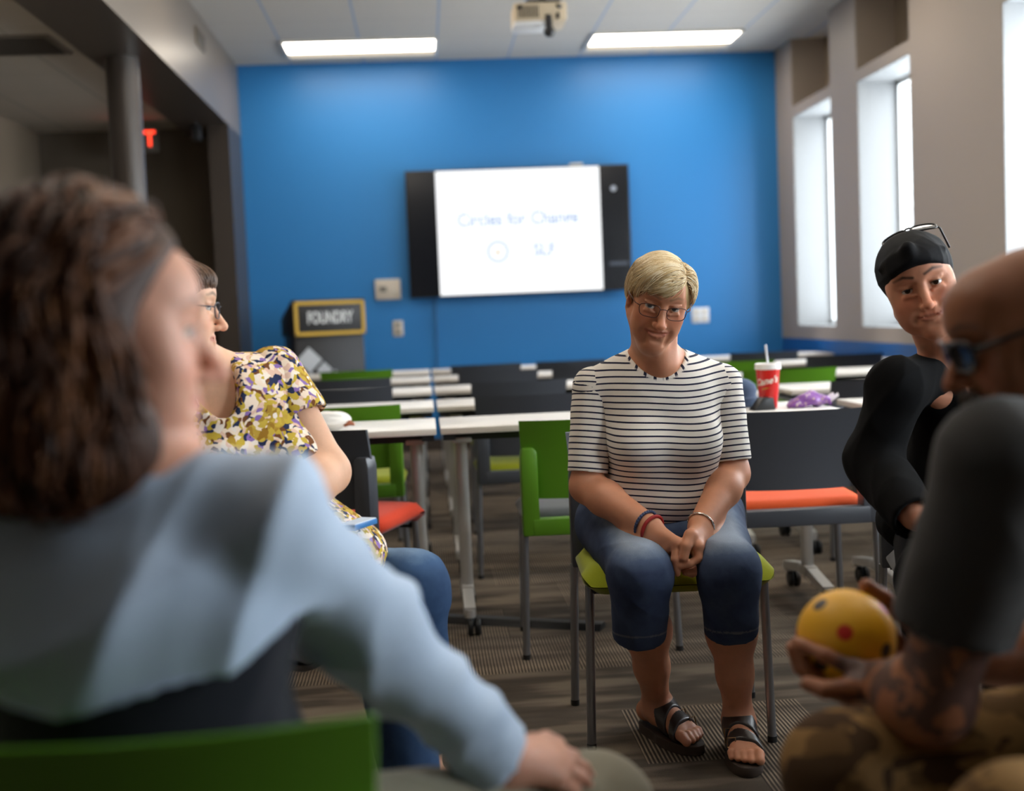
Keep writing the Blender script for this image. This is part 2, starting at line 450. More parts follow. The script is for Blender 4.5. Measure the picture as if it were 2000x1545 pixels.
def chair(x, y, rz, shell, pad, label, group=None):
    """rz = 0: the sitter faces +y, away from the camera"""
    key = (shell.name, pad.name)
    if key not in chairs:
        chairs[key] = c = make_chair(shell, pad); c.location = (x, y, 0); c.rotation_euler = (0, 0, rz); c['label'] = label
        if group: c['group'] = group
        return c
    c = copy_thing(chairs[key], (x, y, 0), rz, label)
    if group: c['group'] = group
    elif 'group' in c: del c['group']
    return c
# -- flip-top training table on castors; origin on the floor, centre of the top
def make_table(length):
    t = thing('training_table', '', 'table')
    D = 0.23; h = length / 2
    b = MB(); b.box((-h, -D, 0.712), (h, D, 0.735), bev=0.003, mi=0)
    b.bm.faces.ensure_lookup_table()
    for f in b.bm.faces:
        if abs(f.normal.z) < 0.3: f.material_index = 1
    b.build('tabletop', [laminate, ledge], t)
    b = MB()
    for y in (-0.12, 0.12): b.box((-h + 0.05, y - 0.015, 0.680), (h - 0.05, y + 0.015, 0.708))
    for x in (-h + 0.03, -h * 0.5, h * 0.5, h - 0.03):
        b.box((x - 0.022, -D + 0.012, 0.690), (x + 0.022, -D + 0.04, 0.713))
    b.build('under_rails', black_pl, t)
    for sx in (-1, 1):
        x = sx * (h - 0.075)
        b = MB(); b.tube([(x, 0, 0.11), (x, 0, 0.69)], 0.0225, 20); b.box((x - 0.035, -0.15, 0.672), (x + 0.035, 0.15, 0.690), bev=0.004)
        lg = b.build('leg', silver, t)
        b = MB()                                  # the foot: a low arched beam, front to back
        b.prism([(-0.027, 0, 0.095), (0.027, 0, 0.095), (0.022, 0, 0.132), (-0.022, 0, 0.132)], (x, -0.055, 0), (x, 0.055, 0), bev=0.005)
        for sy in (-1, 1):
            A = [(x - 0.022, sy * 0.05, 0.095), (x + 0.022, sy * 0.05, 0.095), (x + 0.020, sy * 0.05, 0.128), (x - 0.020, sy * 0.05, 0.128)]
            Bq = [(x - 0.022, sy * 0.245, 0.072), (x + 0.022, sy * 0.245, 0.072), (x + 0.020, sy * 0.245, 0.098), (x - 0.020, sy * 0.245, 0.098)]
            va = [b.bm.verts.new(p) for p in A]; vb = [b.bm.verts.new(p) for p in Bq]
            b.bm.faces.new(va); b.bm.faces.new(list(reversed(vb)))
            for k in range(4): b.bm.faces.new((va[k], vb[k], vb[(k + 1) % 4], va[(k + 1) % 4]))
            b.tube([(x, sy * 0.235, 0.062), (x, sy * 0.235, 0.09)], 0.020, 16)
        b.build('foot', silver, lg)
        for sy in (-1, 1):
            b = MB(); c = Vector((x + 0.012, sy * 0.235 - 0.012, 0.030))
            R = Matrix.Rotation(PI / 2, 3, 'Y')
            for o in (-0.013, 0.013):
                b.lathe([(0, -0.010), (0.024, -0.010), (0.030, -0.005), (0.030, 0.005), (0.024, 0.010), (0, 0.010)], c + Vector((o, 0, 0)), 24, axis=R)
            b.tube([(x, sy * 0.235, 0.070), (x + 0.006, sy * 0.235 - 0.006, 0.045), c], 0.011, 10)
            b.build('caster', rubber, lg)
    return t
TW = 1.44
ROWS = [4.285 + 0.23, 5.34 + 0.23, 6.52 + 0.23, 7.75 + 0.23, 8.86 + 0.23]
COLS = [-0.695, 0.760, 2.33]
GT = 'white training tables in rows'
ords = ['front', 'second', 'third', 'fourth', 'farthest']
where = ['near the open side with the column', 'in the middle', 'along the window wall']
table0 = None
for i, y in enumerate(ROWS):
    for j, x in enumerate(COLS):
        if i == 4 and j == 2: y = y + 0.15
        lb = 'white topped training table on casters, %s row, %s' % (ords[i], where[j])
        if table0 is None:
            table0 = make_table(TW); table0.location = (x, y, 0); table0['label'] = lb; table0['group'] = GT
        else:
            copy_thing(table0, (x, y, 0), 0, lb, GT)
GC = 'chairs tucked under the table rows'
# front row
chair(-0.33, 4.16, -0.42, charcoal, pad_red, 'charcoal chair with an orange-red pad, turned askew behind the person in the floral blouse', GC)
chair(0.535, 4.13, 0.0, green, pad_grey, 'bright green backed chair with grey pad at the front middle table', GC)
chair(1.195, 4.06, -0.02, charcoal, pad_orange, 'charcoal chair with bright orange pad beside the person in stripes', GC)
chair(2.02, 4.12, 0.06, charcoal, pad_lime, 'charcoal chair hidden behind the person in black at the front window table')
# second row
chair(-0.35, 5.18, -0.04, green, pad_lime, 'green backed chair at the second row table behind the floral blouse', GC)
chair(0.44, 5.40, 0.02, charcoal, pad_lime, 'charcoal chair with yellow-green pad at the second row middle table', GC)
chair(1.05, 5.38, 0.0, charcoal, pad_lime, 'charcoal chair behind the striped shirt at the second row middle table')
chair(1.97, 5.36, 0.0, charcoal, pad_grey, 'charcoal chair behind the purple bag at the second row window table', GC)
chair(2.62, 5.42, 0.0, charcoal, pad_grey, 'charcoal chair at the second row window table, the one nearer the windows', GC)
# third row
chair(-0.41, 6.40, -0.05, charcoal, pad_grey, 'charcoal chair at the third row table beyond the green backed one', GC)
chair(0.46, 6.50, 0.05, charcoal, pad_lime, 'charcoal chair at the third row middle table', GC)
chair(1.06, 6.45, 0.0, charcoal, pad_grey, 'charcoal chair at the third row middle table behind the striped shirt')
chair(1.88, 6.48, 0.0, green, pad_grey, 'green backed chair just beyond the red cup at the third row window table', GC)
chair(2.62, 6.60, 0.0, charcoal, pad_grey, 'charcoal chair at the third row window table beside a green backed one', GC)
# fourth row
chair(-0.45, 7.50, -0.04, charcoal, pad_grey, 'charcoal chair at the fourth row table near the lectern', GC)
chair(0.43, 7.78, 0.05, charcoal, pad_grey, 'charcoal chair at the fourth row middle table', GC)
chair(1.02, 7.75, 0.0, charcoal, pad_grey, 'charcoal chair at the fourth row middle table hidden behind the person in stripes')
chair(1.88, 7.62, 0.0, green, pad_grey, 'green backed chair with its top edge behind the drink straw, fourth row', GC)
chair(2.66, 7.88, 0.0, charcoal, pad_grey, 'charcoal chair at the fourth row window table', GC)
# fifth row
chair(-0.48, 8.72, 0.0, green, pad_grey, 'green backed chair in the farthest row in front of the lectern', GC)
chair(0.41, 8.85, 0.04, charcoal, pad_grey, 'charcoal chair in the farthest row, below the screen', GC)
chair(1.02, 8.85, 0.0, charcoal, pad_grey, 'charcoal chair in the farthest row beside the striped shoulder', GC)
chair(2.42, 8.88, 0.0, charcoal, pad_grey, 'charcoal chair in the farthest row by the windows', GC)
# the four chairs of the circle
chair(0.62, 3.212, PI - 0.06, charcoal, pad_lime, 'charcoal chair with lime pad holding the person in the striped shirt')
# ================================================================== THINGS ON WALLS, CEILING AND TABLES
M = Mat('screen_glass', srgb(22, 24, 30), 0.16, spec=0.5); screen_black = M.m
tv_case = plastic('tv_case', srgb(20, 20, 22), 0.35)
slide_white = emit('lit_slide', (0.97, 0.985, 1.0, 1), 1.25)
slide_pale = emit('slide_pale_blue', lin((0.70, 0.78, 0.90)) + (1,), 1.0)
slide_gold = emit('slide_gold', lin((0.80, 0.66, 0.36)) + (1,), 0.9)
t = thing('wall_screen', 'large black wall screen showing a bright white slide', 'screen', (0.83, YB, 1.815))
hx, hz = 0.935, 0.525
MB().box((-hx, -0.115, -hz), (hx, -0.06, hz), bev=0.006).build('case', tv_case, t)
MB().box((-0.35, -0.06, -0.25), (0.35, 0.0, 0.25)).build('wall_mount', tv_case, t)
MB().box((-hx + 0.014, -0.1165, -hz + 0.014), (hx - 0.014, -0.1145, hz - 0.014)).build('display', screen_black, t)
sl = MB().box((-0.683, -0.1185, -hz + 0.012), (0.683, -0.1160, hz - 0.012)).build('slide', slide_white, t)
text_mesh('slide_title', 'Circles for Change', 0.155, slide_pale, sl, (-0.01, -0.1192, 0.10), depth=0.0003, sx=0.86, bold=0.003)
b = MB(); R = Matrix.Rotation(PI / 2, 3, 'X')
b.lathe([(0.072, 0), (0.092, 0), (0.092, 0.0006), (0.072, 0.0006), (0.072, 0)], (-0.19, -0.1188, -0.165), 40, axis=R)
b.build('slide_ring', slide_pale, sl)
MB().prism([(-0.212, 0, -0.185), (-0.168, 0, -0.185), (-0.19, 0, -0.145)], (0, -0.1195, 0), (0, -0.1187, 0)).build('slide_triangle', slide_gold, sl)
text_mesh('slide_letters', 'SLF', 0.15, slide_pale, sl, (0.20, -0.1192, -0.165), depth=0.0003, sx=0.9, bold=0.003)
MB().lathe([(0, 0), (0.024, 0), (0.024, 0.001), (0, 0.001)], (0.80, -0.1166, 0.325), 20, axis=R).build('sticker', plastic('pale_sticker', srgb(150, 158, 172), 0.5), t, label='small round pale sticker')
MB().box((0.44, -0.105, hz - 0.002), (0.55, -0.075, hz + 0.022), bev=0.004).build('webcam', plastic('pale_plastic', srgb(190, 188, 184), 0.5), t, label='small pale camera on the top edge')
MB().box((0.745, -0.1175, -0.315), (0.90, -0.1160, -0.285)).build('port_label', plastic('dim_label', srgb(70, 78, 92), 0.5), t)
# wall plates
plate_w = plastic('plate_white', srgb(206, 196, 182), 0.45); plate_d = plastic('plate_grey', srgb(120, 116, 110), 0.5)
t = thing('control_panel', 'beige control panel on the blue wall below the screen corner', 'control panel', (-0.29, YB, 1.375))
MB().box((-0.105, -0.03, -0.085), (0.105, 0, 0.085), bev=0.006).build('cover', plate_w, t)
MB().box((-0.07, -0.032, -0.02), (-0.01, -0.029, 0.025), bev=0.002).build('display', plate_d, t)
for lbl, x, z, wd, n in (('small beige wall outlet beside the lectern sign', -0.22, 1.045, 0.042, 1), ('white double outlet plate on the blue wall behind the person in stripes', 2.36, 1.05, 0.075, 2)):
    t = thing('wall_outlet', lbl, 'outlet', (x, YB, z))
    MB().box((-wd, -0.008, -0.065), (wd, 0, 0.065), bev=0.003).build('plate', plate_w if n == 1 else plastic('plate_cool', srgb(222, 224, 228), 0.45), t)
    for k in range(n):
        cx = 0 if n == 1 else (-0.035 + 0.07 * k)
        b = MB()
        for sz in (-0.03, 0.03): b.box((cx - 0.017, -0.011, sz - 0.016), (cx + 0.017, -0.007, sz + 0.016), bev=0.002)
        b.build('socket', plate_d if n == 1 else plate_w, t)
cable = plastic('blue_painted_cable', srgb(44, 104, 156), 0.5)
b = MB(); b.tube([(0.10, YB - 0.012, 1.30), (0.105, YB - 0.010, 1.0), (0.09, YB - 0.010, 0.6), (0.10, YB - 0.012, 0.11)], 0.006, 8)
tag(b.build('screen_cable', cable), 'thin blue cable running down the wall below the screen', 'cable')
# lectern
lect = plastic('lectern_black', srgb(27, 28, 33), 0.42); lect_d = plastic('lectern_side', srgb(18, 18, 20), 0.5)
gold = plastic('sign_gold', srgb(200, 160, 40), 0.4); sign_w = plastic('sign_white', srgb(214, 216, 218), 0.5); silver_d = plastic('emblem_silver', srgb(186, 190, 196), 0.4)
t = thing('lectern', 'dark lectern with a yellow framed FOUNDRY sign by the blue wall', 'lectern', (-0.795, 9.80, 0), 0.30)
b = MB(); b.box((-0.27, -0.21, 0.04), (0.27, 0.21, 1.045), bev=0.006); b.build('body', lect, t)
MB().box((-0.29, -0.23, 0.0), (0.29, 0.23, 0.05), bev=0.004).build('plinth', lect_d, t)
b = MB(); b.prism([(0, -0.23, 1.02), (0, -0.235, 1.285), (0, -0.20, 1.30), (0, 0.26, 1.16), (0, 0.26, 1.02)], (-0.285, 0, 0), (0.285, 0, 0), bev=0.006); b.build('reading_top', lect_d, t)
sg = MB().box((-0.275, -0.252, 1.025), (0.275, -0.234, 1.285), bev=0.004).build('sign', lect, t)
b = MB()
for lo, hi in (((-0.275, 1.025), (0.275, 1.050)), ((-0.275, 1.260), (0.275, 1.285)), ((-0.275, 1.025), (-0.250, 1.285)), ((0.250, 1.025), (0.275, 1.285))):
    b.box((lo[0], -0.258, lo[1]), (hi[0], -0.250, hi[1]))
b.build('sign_border', gold, sg)
text_mesh('sign_letters', 'FOUNDRY', 0.125, sign_w, sg, (0, -0.2545, 1.155), depth=0.002, sx=0.60, bold=0.003)
b = MB()
def diamond(cx, cz, r, ry=None):
    b.prism([(cx - r, 0, cz), (cx, 0, cz - r), (cx + r, 0, cz), (cx, 0, cz + r)], (0, -0.218, 0), (0, -0.209, 0))
diamond(-0.17, 0.835, 0.100); diamond(-0.262, 0.755, 0.033); diamond(-0.055, 0.755, 0.062); diamond(-0.05, 0.70, 0.06); diamond(-0.155, 0.69, 0.05); diamond(0.03, 0.70, 0.05)
b.build('emblem', silver_d, t, label='silver diamond shaped emblem')
# projector
beige = plastic('projector_beige', srgb(196, 178, 150), 0.45)
t = thing('projector', 'beige projector hanging from the ceiling on a black mount', 'projector', (0.76, 7.4, ZC))
b = MB(); b.box((-0.155, -0.13, -0.435), (0.155, 0.13, -0.325), bev=0.012); b.build('body', beige, t)
b = MB()
for k in range(9): b.box((-0.13 + 0.014 * k, -0.1325, -0.415), (-0.124 + 0.014 * k, -0.128, -0.345))
b.build('vent', black_pl, t)
MB().box((-0.155, -0.125, -0.455), (0.06, 0.10, -0.43), bev=0.006).build('lower_tray', plastic('projector_white', srgb(214, 214, 214), 0.4), t)
b = MB(); b.cyl((0.03, 0), 0.022, -0.30, 0.0, 16); b.box((-0.07, -0.07, -0.315), (0.13, 0.07, -0.295), bev=0.003); b.box((-0.06, -0.06, -0.012), (0.12, 0.06, 0.0))
b.build('ceiling_mount', black_pl, t)
for p in ((-0.05, -0.06, -0.30, -0.13, -0.14, -0.36), (0.11, -0.06, -0.30, 0.10, -0.14, -0.42), (0.03, -0.06, -0.30, 0.12, -0.14, -0.36)):
    b = MB(); b.tube([p[:3], p[3:]], 0.011, 8); b.build('mount_arm', black_pl, t)
b = MB(); b.tube([(0.045, -0.12, -0.40), (0.05, -0.12, -0.47)], 0.022, 14); b.lathe([(0, -0.033), (0.02, -0.03), (0.033, -0.012), (0.035, 0.004), (0.026, 0.022), (0, 0.03)], (0.05, -0.12, -0.495), 20)
b.build('camera_head', black_pl, t, label='small black camera ball under the projector')
# exit sign, vents, small fittings
t = thing('exit_sign', 'red lit exit sign hanging beyond the steel column', 'exit sign', (-2.18, 9.95, ZL))
MB().box((-0.16, -0.025, -0.245), (0.16, 0.025, -0.055), bev=0.004).build('housing', plastic('exit_housing', srgb(92, 86, 78), 0.4), t)
MB().cyl((0, 0), 0.012, -0.06, 0.0, 10).build('stem', plate_d, t)
text_mesh('letters', 'EXIT', 0.165, emit('exit_red', (1.0, 0.05, 0.02, 1), 3.0), t, (0, -0.027, -0.150), depth=0.001, sx=0.84, bold=0.004)
vent_m = plastic('vent_dark', srgb(60, 54, 48), 0.5)
t = thing('air_vent', 'small dark air vent on the side face of the bulkhead beam', 'vent', (BX1, 8.65, 3.08))
MB().box((0.0, -0.16, -0.06), (0.012, 0.16, 0.06), bev=0.002).build('frame', plastic('vent_frame', srgb(120, 108, 94), 0.5), t)
b = MB()
for k in range(6): b.box((0.010, -0.145, -0.048 + 0.0165 * k), (0.0145, 0.145, -0.038 + 0.0165 * k))
b.build('slats', vent_m, t)
t = thing('ceiling_grille', 'dark square grille set in the low ceiling on the open side', 'vent', (-2.27, 7.25, ZL))
MB().box((-0.29, -0.24, -0.012), (0.29, 0.24, 0.0), bev=0.003).build('frame', plastic('grille_frame', srgb(112, 104, 94), 0.5), t)
b = MB()
for k in range(11): b.box((-0.26, -0.21 + 0.038 * k, -0.016), (0.26, -0.193 + 0.038 * k, -0.010))
b.build('slats', vent_m, t)
t = thing('ceiling_speaker', 'small black speaker hanging under the end of the bulkhead beam', 'speaker', (-1.66, 9.60, BZ))
MB().box((-0.035, -0.045, -0.14), (0.035, 0.045, -0.025), bev=0.008).build('cabinet', black_pl, t)
MB().cyl((0, 0), 0.012, -0.03, 0.0, 10).build('bracket', black_pl, t)
# black cable cover on the carpet under the front tables
b = MB(); b.prism([(-0.045, 0, 0), (-0.02, 0, 0.022), (0.02, 0, 0.022), (0.045, 0, 0)], (0, 0, 0), (0, 0.9, 0), bev=0.002)
for v in b.bm.verts: v.co = Vector((v.co.y, v.co.x, v.co.z))
o = tag(b.build('cable_cover', rubber), 'black rubber cable cover strip on the carpet under the front tables', 'cable cover')
o.location = (-0.24, 4.62, 0); o.rotation_euler = (0, 0, -0.42)
# red paper cup with lid and straw
red = Mat('cup_red', srgb(214, 36, 30), 0.32, spec=0.5).m
t = thing('paper_cup', 'tall red paper cup with white lid and straw on the front table', 'cup', (1.262, 4.475, 0.735))
b = MB(); b.lathe([(0, 0.004), (0.030, 0.0), (0.032, 0.004), (0.0445, 0.148), (0, 0.150)], n=40); b.build('cup_body', red, t)
b = MB(); b.lathe([(0.0440, 0.144), (0.0485, 0.145), (0.0490, 0.150), (0.0475, 0.153), (0.0475, 0.163), (0.044, 0.167), (0.040, 0.161), (0, 0.161)], n=40)
b.build('lid', plastic('lid_white', srgb(236, 232, 228), 0.35), t)
b = MB(); b.tube([(0.003, 0.002, 0.15), (-0.006, 0.0, 0.235)], 0.0042, 10); b.build('straw', plastic('straw_white', srgb(224, 226, 234), 0.3), t)
def cup_wrap(o, R0=0.0392, k=0.0868):
    for v in o.data.vertices:
        x, y, z = v.co
        hz = y + 0.096 + 0.18 * (x + 0.03); r = 0.032 + k * hz + 0.0004 + z * 0.3
        a = x / R0 - 0.50
        v.co = (r * math.sin(a), -r * math.cos(a), hz)
w = text_mesh('cup_lettering', "Cane's", 0.034, plastic('lettering_white', srgb(236, 228, 214), 0.5), t, (0, 0, 0.0), rot=(0, 0, 0), depth=0.0005, shear=0.25, bold=0.0008)
cup_wrap(w)
b = MB()
def band(u, v):
    a = -1.05 + 1.0 * u; z = 0.0695 + 0.004 * v * math.sin(PI * u) + 0.008 * u; r = 0.032 + 0.0868 * z + 0.0006
    return Vector((r * math.sin(a), -r * math.cos(a), z))
b.grid(band, 24, 2); b.build('cup_underline', gold, t)
# objects on the front middle and window tables
denim_hat = fabric('knit_blue', srgb(58, 78, 104), 500)
t = thing('knit_hat', 'dark blue knitted hat lying on the table behind the striped sleeve', 'hat', (1.165, 4.60, 0.735))
b = MB(); b.lathe([(0, 0.0), (0.070, 0.0), (0.084, 0.010), (0.086, 0.028), (0.082, 0.038), (0.080, 0.044), (0.083, 0.062), (0.076, 0.084), (0.055, 0.102), (0.028, 0.110), (0, 0.112)], n=40)
for v in b.bm.verts:
    a = math.atan2(v.co.y, v.co.x); v.co.x *= 1 + 0.05 * math.sin(3 * a + v.co.z * 30); v.co.y *= 0.9
b.build('crown', denim_hat, t)
b = MB(); b.lathe([(0.082, 0.002), (0.090, 0.006), (0.093, 0.020), (0.090, 0.034), (0.082, 0.039), (0.078, 0.028)], n=40)
for v in b.bm.verts: v.co.y *= 0.9
b.build('cuff', denim_hat, t)
t = thing('desk_stand', 'small black wedge shaped stand on the table in front of the red cup', 'stand', (1.222, 4.405, 0.735), 0.1)
MB().prism([(-0.048, 0, 0), (0.036, 0, 0), (0.028, 0, 0.046), (-0.010, 0, 0.046)], (0, -0.03, 0), (0, 0.03, 0), bev=0.004).build('wedge', black_pl, t)
MB().prism([(0.037, 0, 0.002), (0.0375, 0, 0.002), (0.0295, 0, 0.045), (0.029, 0, 0.045)], (0, -0.027, 0), (0, 0.027, 0)).build('edge_strip', satin, t, label='pale reflective edge')
M = Mat('purple_foil', srgb(126, 74, 150), 0.35, spec=0.5)
v = M.n('ShaderNodeTexVoronoi', i_Scale=70.0); c = M.n('ShaderNodeTexCoord'); M.l(c, 'Object', v, 'Vector')
dots = M.math('LESS_THAN', (v, 0), 0.30)
M.base(M.mix(dots, M.mix((M.noise(30, 2), 0), srgb(112, 62, 140), srgb(150, 98, 176)), M.mix((M.noise(12, 1), 0), srgb(214, 200, 214), srgb(190, 150, 90)))); purple = M.m
t = thing('snack_bag', 'crumpled purple snack bag with pale spots beside the red cup', 'bag', (1.405, 4.44, 0.735), 0.12)
b = MB()
def bag(u, v):
    a = 2 * PI * v; x = -0.085 + 0.17 * u
    h = 0.010 + 0.046 * math.sin(PI * min(1, max(0, u))) ** 0.7 * (0.75 + 0.35 * u)
    d = 0.040 * math.sin(PI * u) ** 0.4 + 0.006
    k = 1 + 0.16 * math.sin(7 * u + 3 * a) + 0.10 * math.sin(17 * u - 2 * a)
    return Vector((x, d * math.cos(a) * k, max(0.0, h * 0.5 * (1 + math.sin(a) * k)) + 0.010 * u * math.sin(9 * u) ** 2))
b.grid(bag, 40, 28); bmesh.ops.remove_doubles(b.bm, verts=b.bm.verts, dist=0.0004); b.build('bag_body', purple, t)
b = MB(); b.slab(lambda u, v: Vector((0.070 + 0.035 * v, -0.028 + 0.056 * u, 0.018 + 0.012 * math.sin(9 * u) + 0.018 * v)), lambda u, v: Vector((0, 0, 1)), 0.0015, 14, 4); b.build('torn_end', plastic('foil_white', srgb(222, 214, 222), 0.3), t)
t = thing('wrapped_sandwich', 'white paper wrapped food on the table behind the floral blouse', 'food', (-0.36, 4.42, 0.735), 0.2)
b = MB()
def wrap(u, v):
    a = 2 * PI * v; p = PI * (u - 0.5)
    k = 1 + 0.10 * math.sin(5 * a + 6 * u) + 0.06 * math.sin(11 * a - 9 * u)
    return Vector((0.085 * math.sin(p) , 0.045 * math.cos(p) * math.cos(a) * k, 0.034 + 0.034 * math.cos(p) * math.sin(a) * k))
b.grid(wrap, 24, 24); bmesh.ops.remove_doubles(b.bm, verts=b.bm.verts, dist=0.0004); b.build('paper_wrap', plastic('wrap_paper', srgb(232, 228, 222), 0.5), t)
b = MB(); b.tube([(0.055, -0.015, 0.02), (0.075, -0.02, 0.024), (0.093, -0.02, 0.016)], [0.012, 0.011, 0.004], 10); b.build('filling', plastic('food_brown', srgb(150, 84, 52), 0.6), t)
t = thing('wooden_clip', 'small tan wooden block at the edge of the window table', 'block', (1.66, 4.42, 0.735), 0.3)
MB().box((-0.022, -0.010, 0), (0.022, 0.010, 0.014), bev=0.002).build('block', plastic('tan_wood', srgb(176, 140, 92), 0.5), t)
# ================================================================== BODY MODELLING: blended distance fields, meshed
def V3(*a): return np.array(a, float)
def unit(v): v = np.asarray(v, float); return v / (np.linalg.norm(v) + 1e-12)
_MC = np.array([[_r.x, _r.y, _r.z], [_u.x, _u.y, _u.z], [_w.x, _w.y, _w.z]])
def at(px, py, Y=None, Z=None, X=None):
    """the place in the room seen at a point of the photograph, at a known depth, height or side"""
    d = _MC.T @ np.array([(px - 1000.0) / F_PX, (772.5 - py) / F_PX, 1.0])
    t = Y / d[1] if Y is not None else ((Z - CAM_H) / d[2] if Z is not None else X / d[0])
    return np.array([0, 0, CAM_H]) + d * t
def rot(rx=0, ry=0, rz=0):
    """degrees; applied x, then y, then z"""
    R = Matrix.Rotation(math.radians(rz), 3, 'Z') @ Matrix.Rotation(math.radians(ry), 3, 'Y') @ Matrix.Rotation(math.radians(rx), 3, 'X')
    return np.array(R)
class Field:
    def __init__(s): s.p = []; s.R = np.eye(3); s.t = np.zeros(3); s.sc = 1.0
    def frame(s, R=None, t=None, sc=1.0):
        s.R = np.eye(3) if R is None else R; s.t = np.zeros(3) if t is None else np.asarray(t, float); s.sc = sc; return s
    def w(s, p): return s.R @ (np.asarray(p, float) * s.sc) + s.t
    def _put(s, fn, lo, hi, k, op):
        c = np.array([[x, y, z] for x in (lo[0], hi[0]) for y in (lo[1], hi[1]) for z in (lo[2], hi[2])])
        c = (c * s.sc) @ s.R.T + s.t; R, t, sc = s.R.copy(), s.t.copy(), s.sc
        ident = np.allclose(R, np.eye(3))
        def g(X, Y, Z):
            X, Y, Z = X - t[0], Y - t[1], Z - t[2]
            if not ident: X, Y, Z = (R[0, 0] * X + R[1, 0] * Y + R[2, 0] * Z), (R[0, 1] * X + R[1, 1] * Y + R[2, 1] * Z), (R[0, 2] * X + R[1, 2] * Y + R[2, 2] * Z)
            return fn(X / sc, Y / sc, Z / sc) * sc
        pad = max(0.05, k * sc + 0.015)
        s.p.append((g, c.min(0) - pad, c.max(0) + pad, max(k * sc, 1e-5), op)); return s
    def cone(s, a, b, ra, rb, k=0.02, op='u', flat=None, cut=False, infl=0.0):
        """round cone from a to b; flat=(direction, factor) squashes it; cut makes a flat end at b"""
        a, b = np.asarray(a, float), np.asarray(b, float); ra += infl; rb += infl
        ba = b - a; L2 = float(ba @ ba) + 1e-12; L = math.sqrt(L2)
        n = None
        if flat is not None:
            n = np.asarray(flat[0], float); n = unit(n - ba * (n @ ba) / L2); f = flat[1]
        ax = ba / L
        def fn(X, Y, Z):
            X, Y, Z = X - a[0], Y - a[1], Z - a[2]
            if n is not None:
                c = (X * n[0] + Y * n[1] + Z * n[2]) * (1.0 / f - 1.0)
                X, Y, Z = X + n[0] * c, Y + n[1] * c, Z + n[2] * c
            q = X * ba[0] + Y * ba[1] + Z * ba[2]
            tt = np.clip(q / L2, 0, 1)
            d = np.sqrt((X - ba[0] * tt) ** 2 + (Y - ba[1] * tt) ** 2 + (Z - ba[2] * tt) ** 2) - (ra + (rb - ra) * tt)
            if n is not None: d = d * min(1.0, f)
            if cut: d = np.maximum(d, q / L - L)
            return d
        r = max(ra, rb) * (max(1.0, flat[1]) if flat is not None else 1.0)
        return s._put(fn, np.minimum(a, b) - r, np.maximum(a, b) + r, k, op)
    def chain(s, pts, rs, k=0.02, op='u', flat=None, infl=0.0):
        for i in range(len(pts) - 1): s.cone(pts[i], pts[i + 1], rs[i], rs[i + 1], k, op, flat, infl=infl)
        return s
    def ell(s, c, r, k=0.02, op='u', R=None, infl=0.0):
        c = np.asarray(c, float); r = np.asarray(r, float) + infl; RR = np.eye(3) if R is None else R
        def fn(X, Y, Z):
            X, Y, Z = X - c[0], Y - c[1], Z - c[2]
            X, Y, Z = (RR[0, 0] * X + RR[1, 0] * Y + RR[2, 0] * Z) / r[0], (RR[0, 1] * X + RR[1, 1] * Y + RR[2, 1] * Z) / r[1], (RR[0, 2] * X + RR[1, 2] * Y + RR[2, 2] * Z) / r[2]
            k0 = np.sqrt(X * X + Y * Y + Z * Z) + 1e-9
            k1 = np.sqrt((X / r[0]) ** 2 + (Y / r[1]) ** 2 + (Z / r[2]) ** 2) + 1e-9
            return k0 * (k0 - 1) / k1
        m = float(r.max())
        return s._put(fn, c - m, c + m, k, op)
    def slab(s, c, n, half, lo, hi, k=0.001, op='i'):
        """keeps (or, with half None, cuts away) what lies within half of the plane through c"""
        c, n = np.asarray(c, float), unit(n)
        def fn(X, Y, Z):
            q = (X - c[0]) * n[0] + (Y - c[1]) * n[1] + (Z - c[2]) * n[2]
            return q if half is None else np.abs(q) - half
        return s._put(fn, np.asarray(lo, float), np.asarray(hi, float), k, op)
    def custom(s, fn, lo, hi, k=0.01, op='u'): return s._put(fn, np.asarray(lo, float), np.asarray(hi, float), k, op)
    @staticmethod
    def _mix(D, d, k, op):
        if op == 'u':
            h = np.maximum(k - np.abs(D - d), 0) / k; return np.minimum(D, d) - h * h * k * 0.25
        if op == 'c': d = -d
        h = np.maximum(k - np.abs(D - d), 0) / k; return np.maximum(D, d) + h * h * k * 0.25
    def value(s, P):
        X, Y, Z = P[:, 0], P[:, 1], P[:, 2]; D = np.full(len(P), 0.2)
        for g, lo, hi, k, op in s.p: D = s._mix(D, g(X, Y, Z), k, op)
        return D
    def grad(s, P, e=0.0015):
        G = np.stack([s.value(P + e * np.eye(3)[i]) - s.value(P - e * np.eye(3)[i]) for i in range(3)], 1)
        return G / (np.linalg.norm(G, axis=1, keepdims=True) + 1e-9)
    def bounds(s):
        u = [q for q in s.p if q[4] == 'u']
        return np.min([q[1] for q in u], 0) + 0.03, np.max([q[2] for q in u], 0) - 0.03
    def grid(s, lo, hi, h):
        n = np.maximum(2, np.ceil((hi - lo) / h).astype(int)) + 1
        ax = [lo[i] + h * np.arange(n[i]) for i in range(3)]
        D = np.full(n, 0.2, np.float32)
        for g, a, b, k, op in s.p:
            i0 = np.clip(np.floor((a - lo) / h).astype(int), 0, n); i1 = np.clip(np.ceil((b - lo) / h).astype(int) + 1, 0, n)
            if (i1 <= i0).any(): continue
            sl = tuple(slice(i0[i], i1[i]) for i in range(3))
            d = g(ax[0][sl[0]][:, None, None], ax[1][sl[1]][None, :, None], ax[2][sl[2]][None, None, :])
            D[sl] = s._mix(D[sl], d, k, op)
        return D
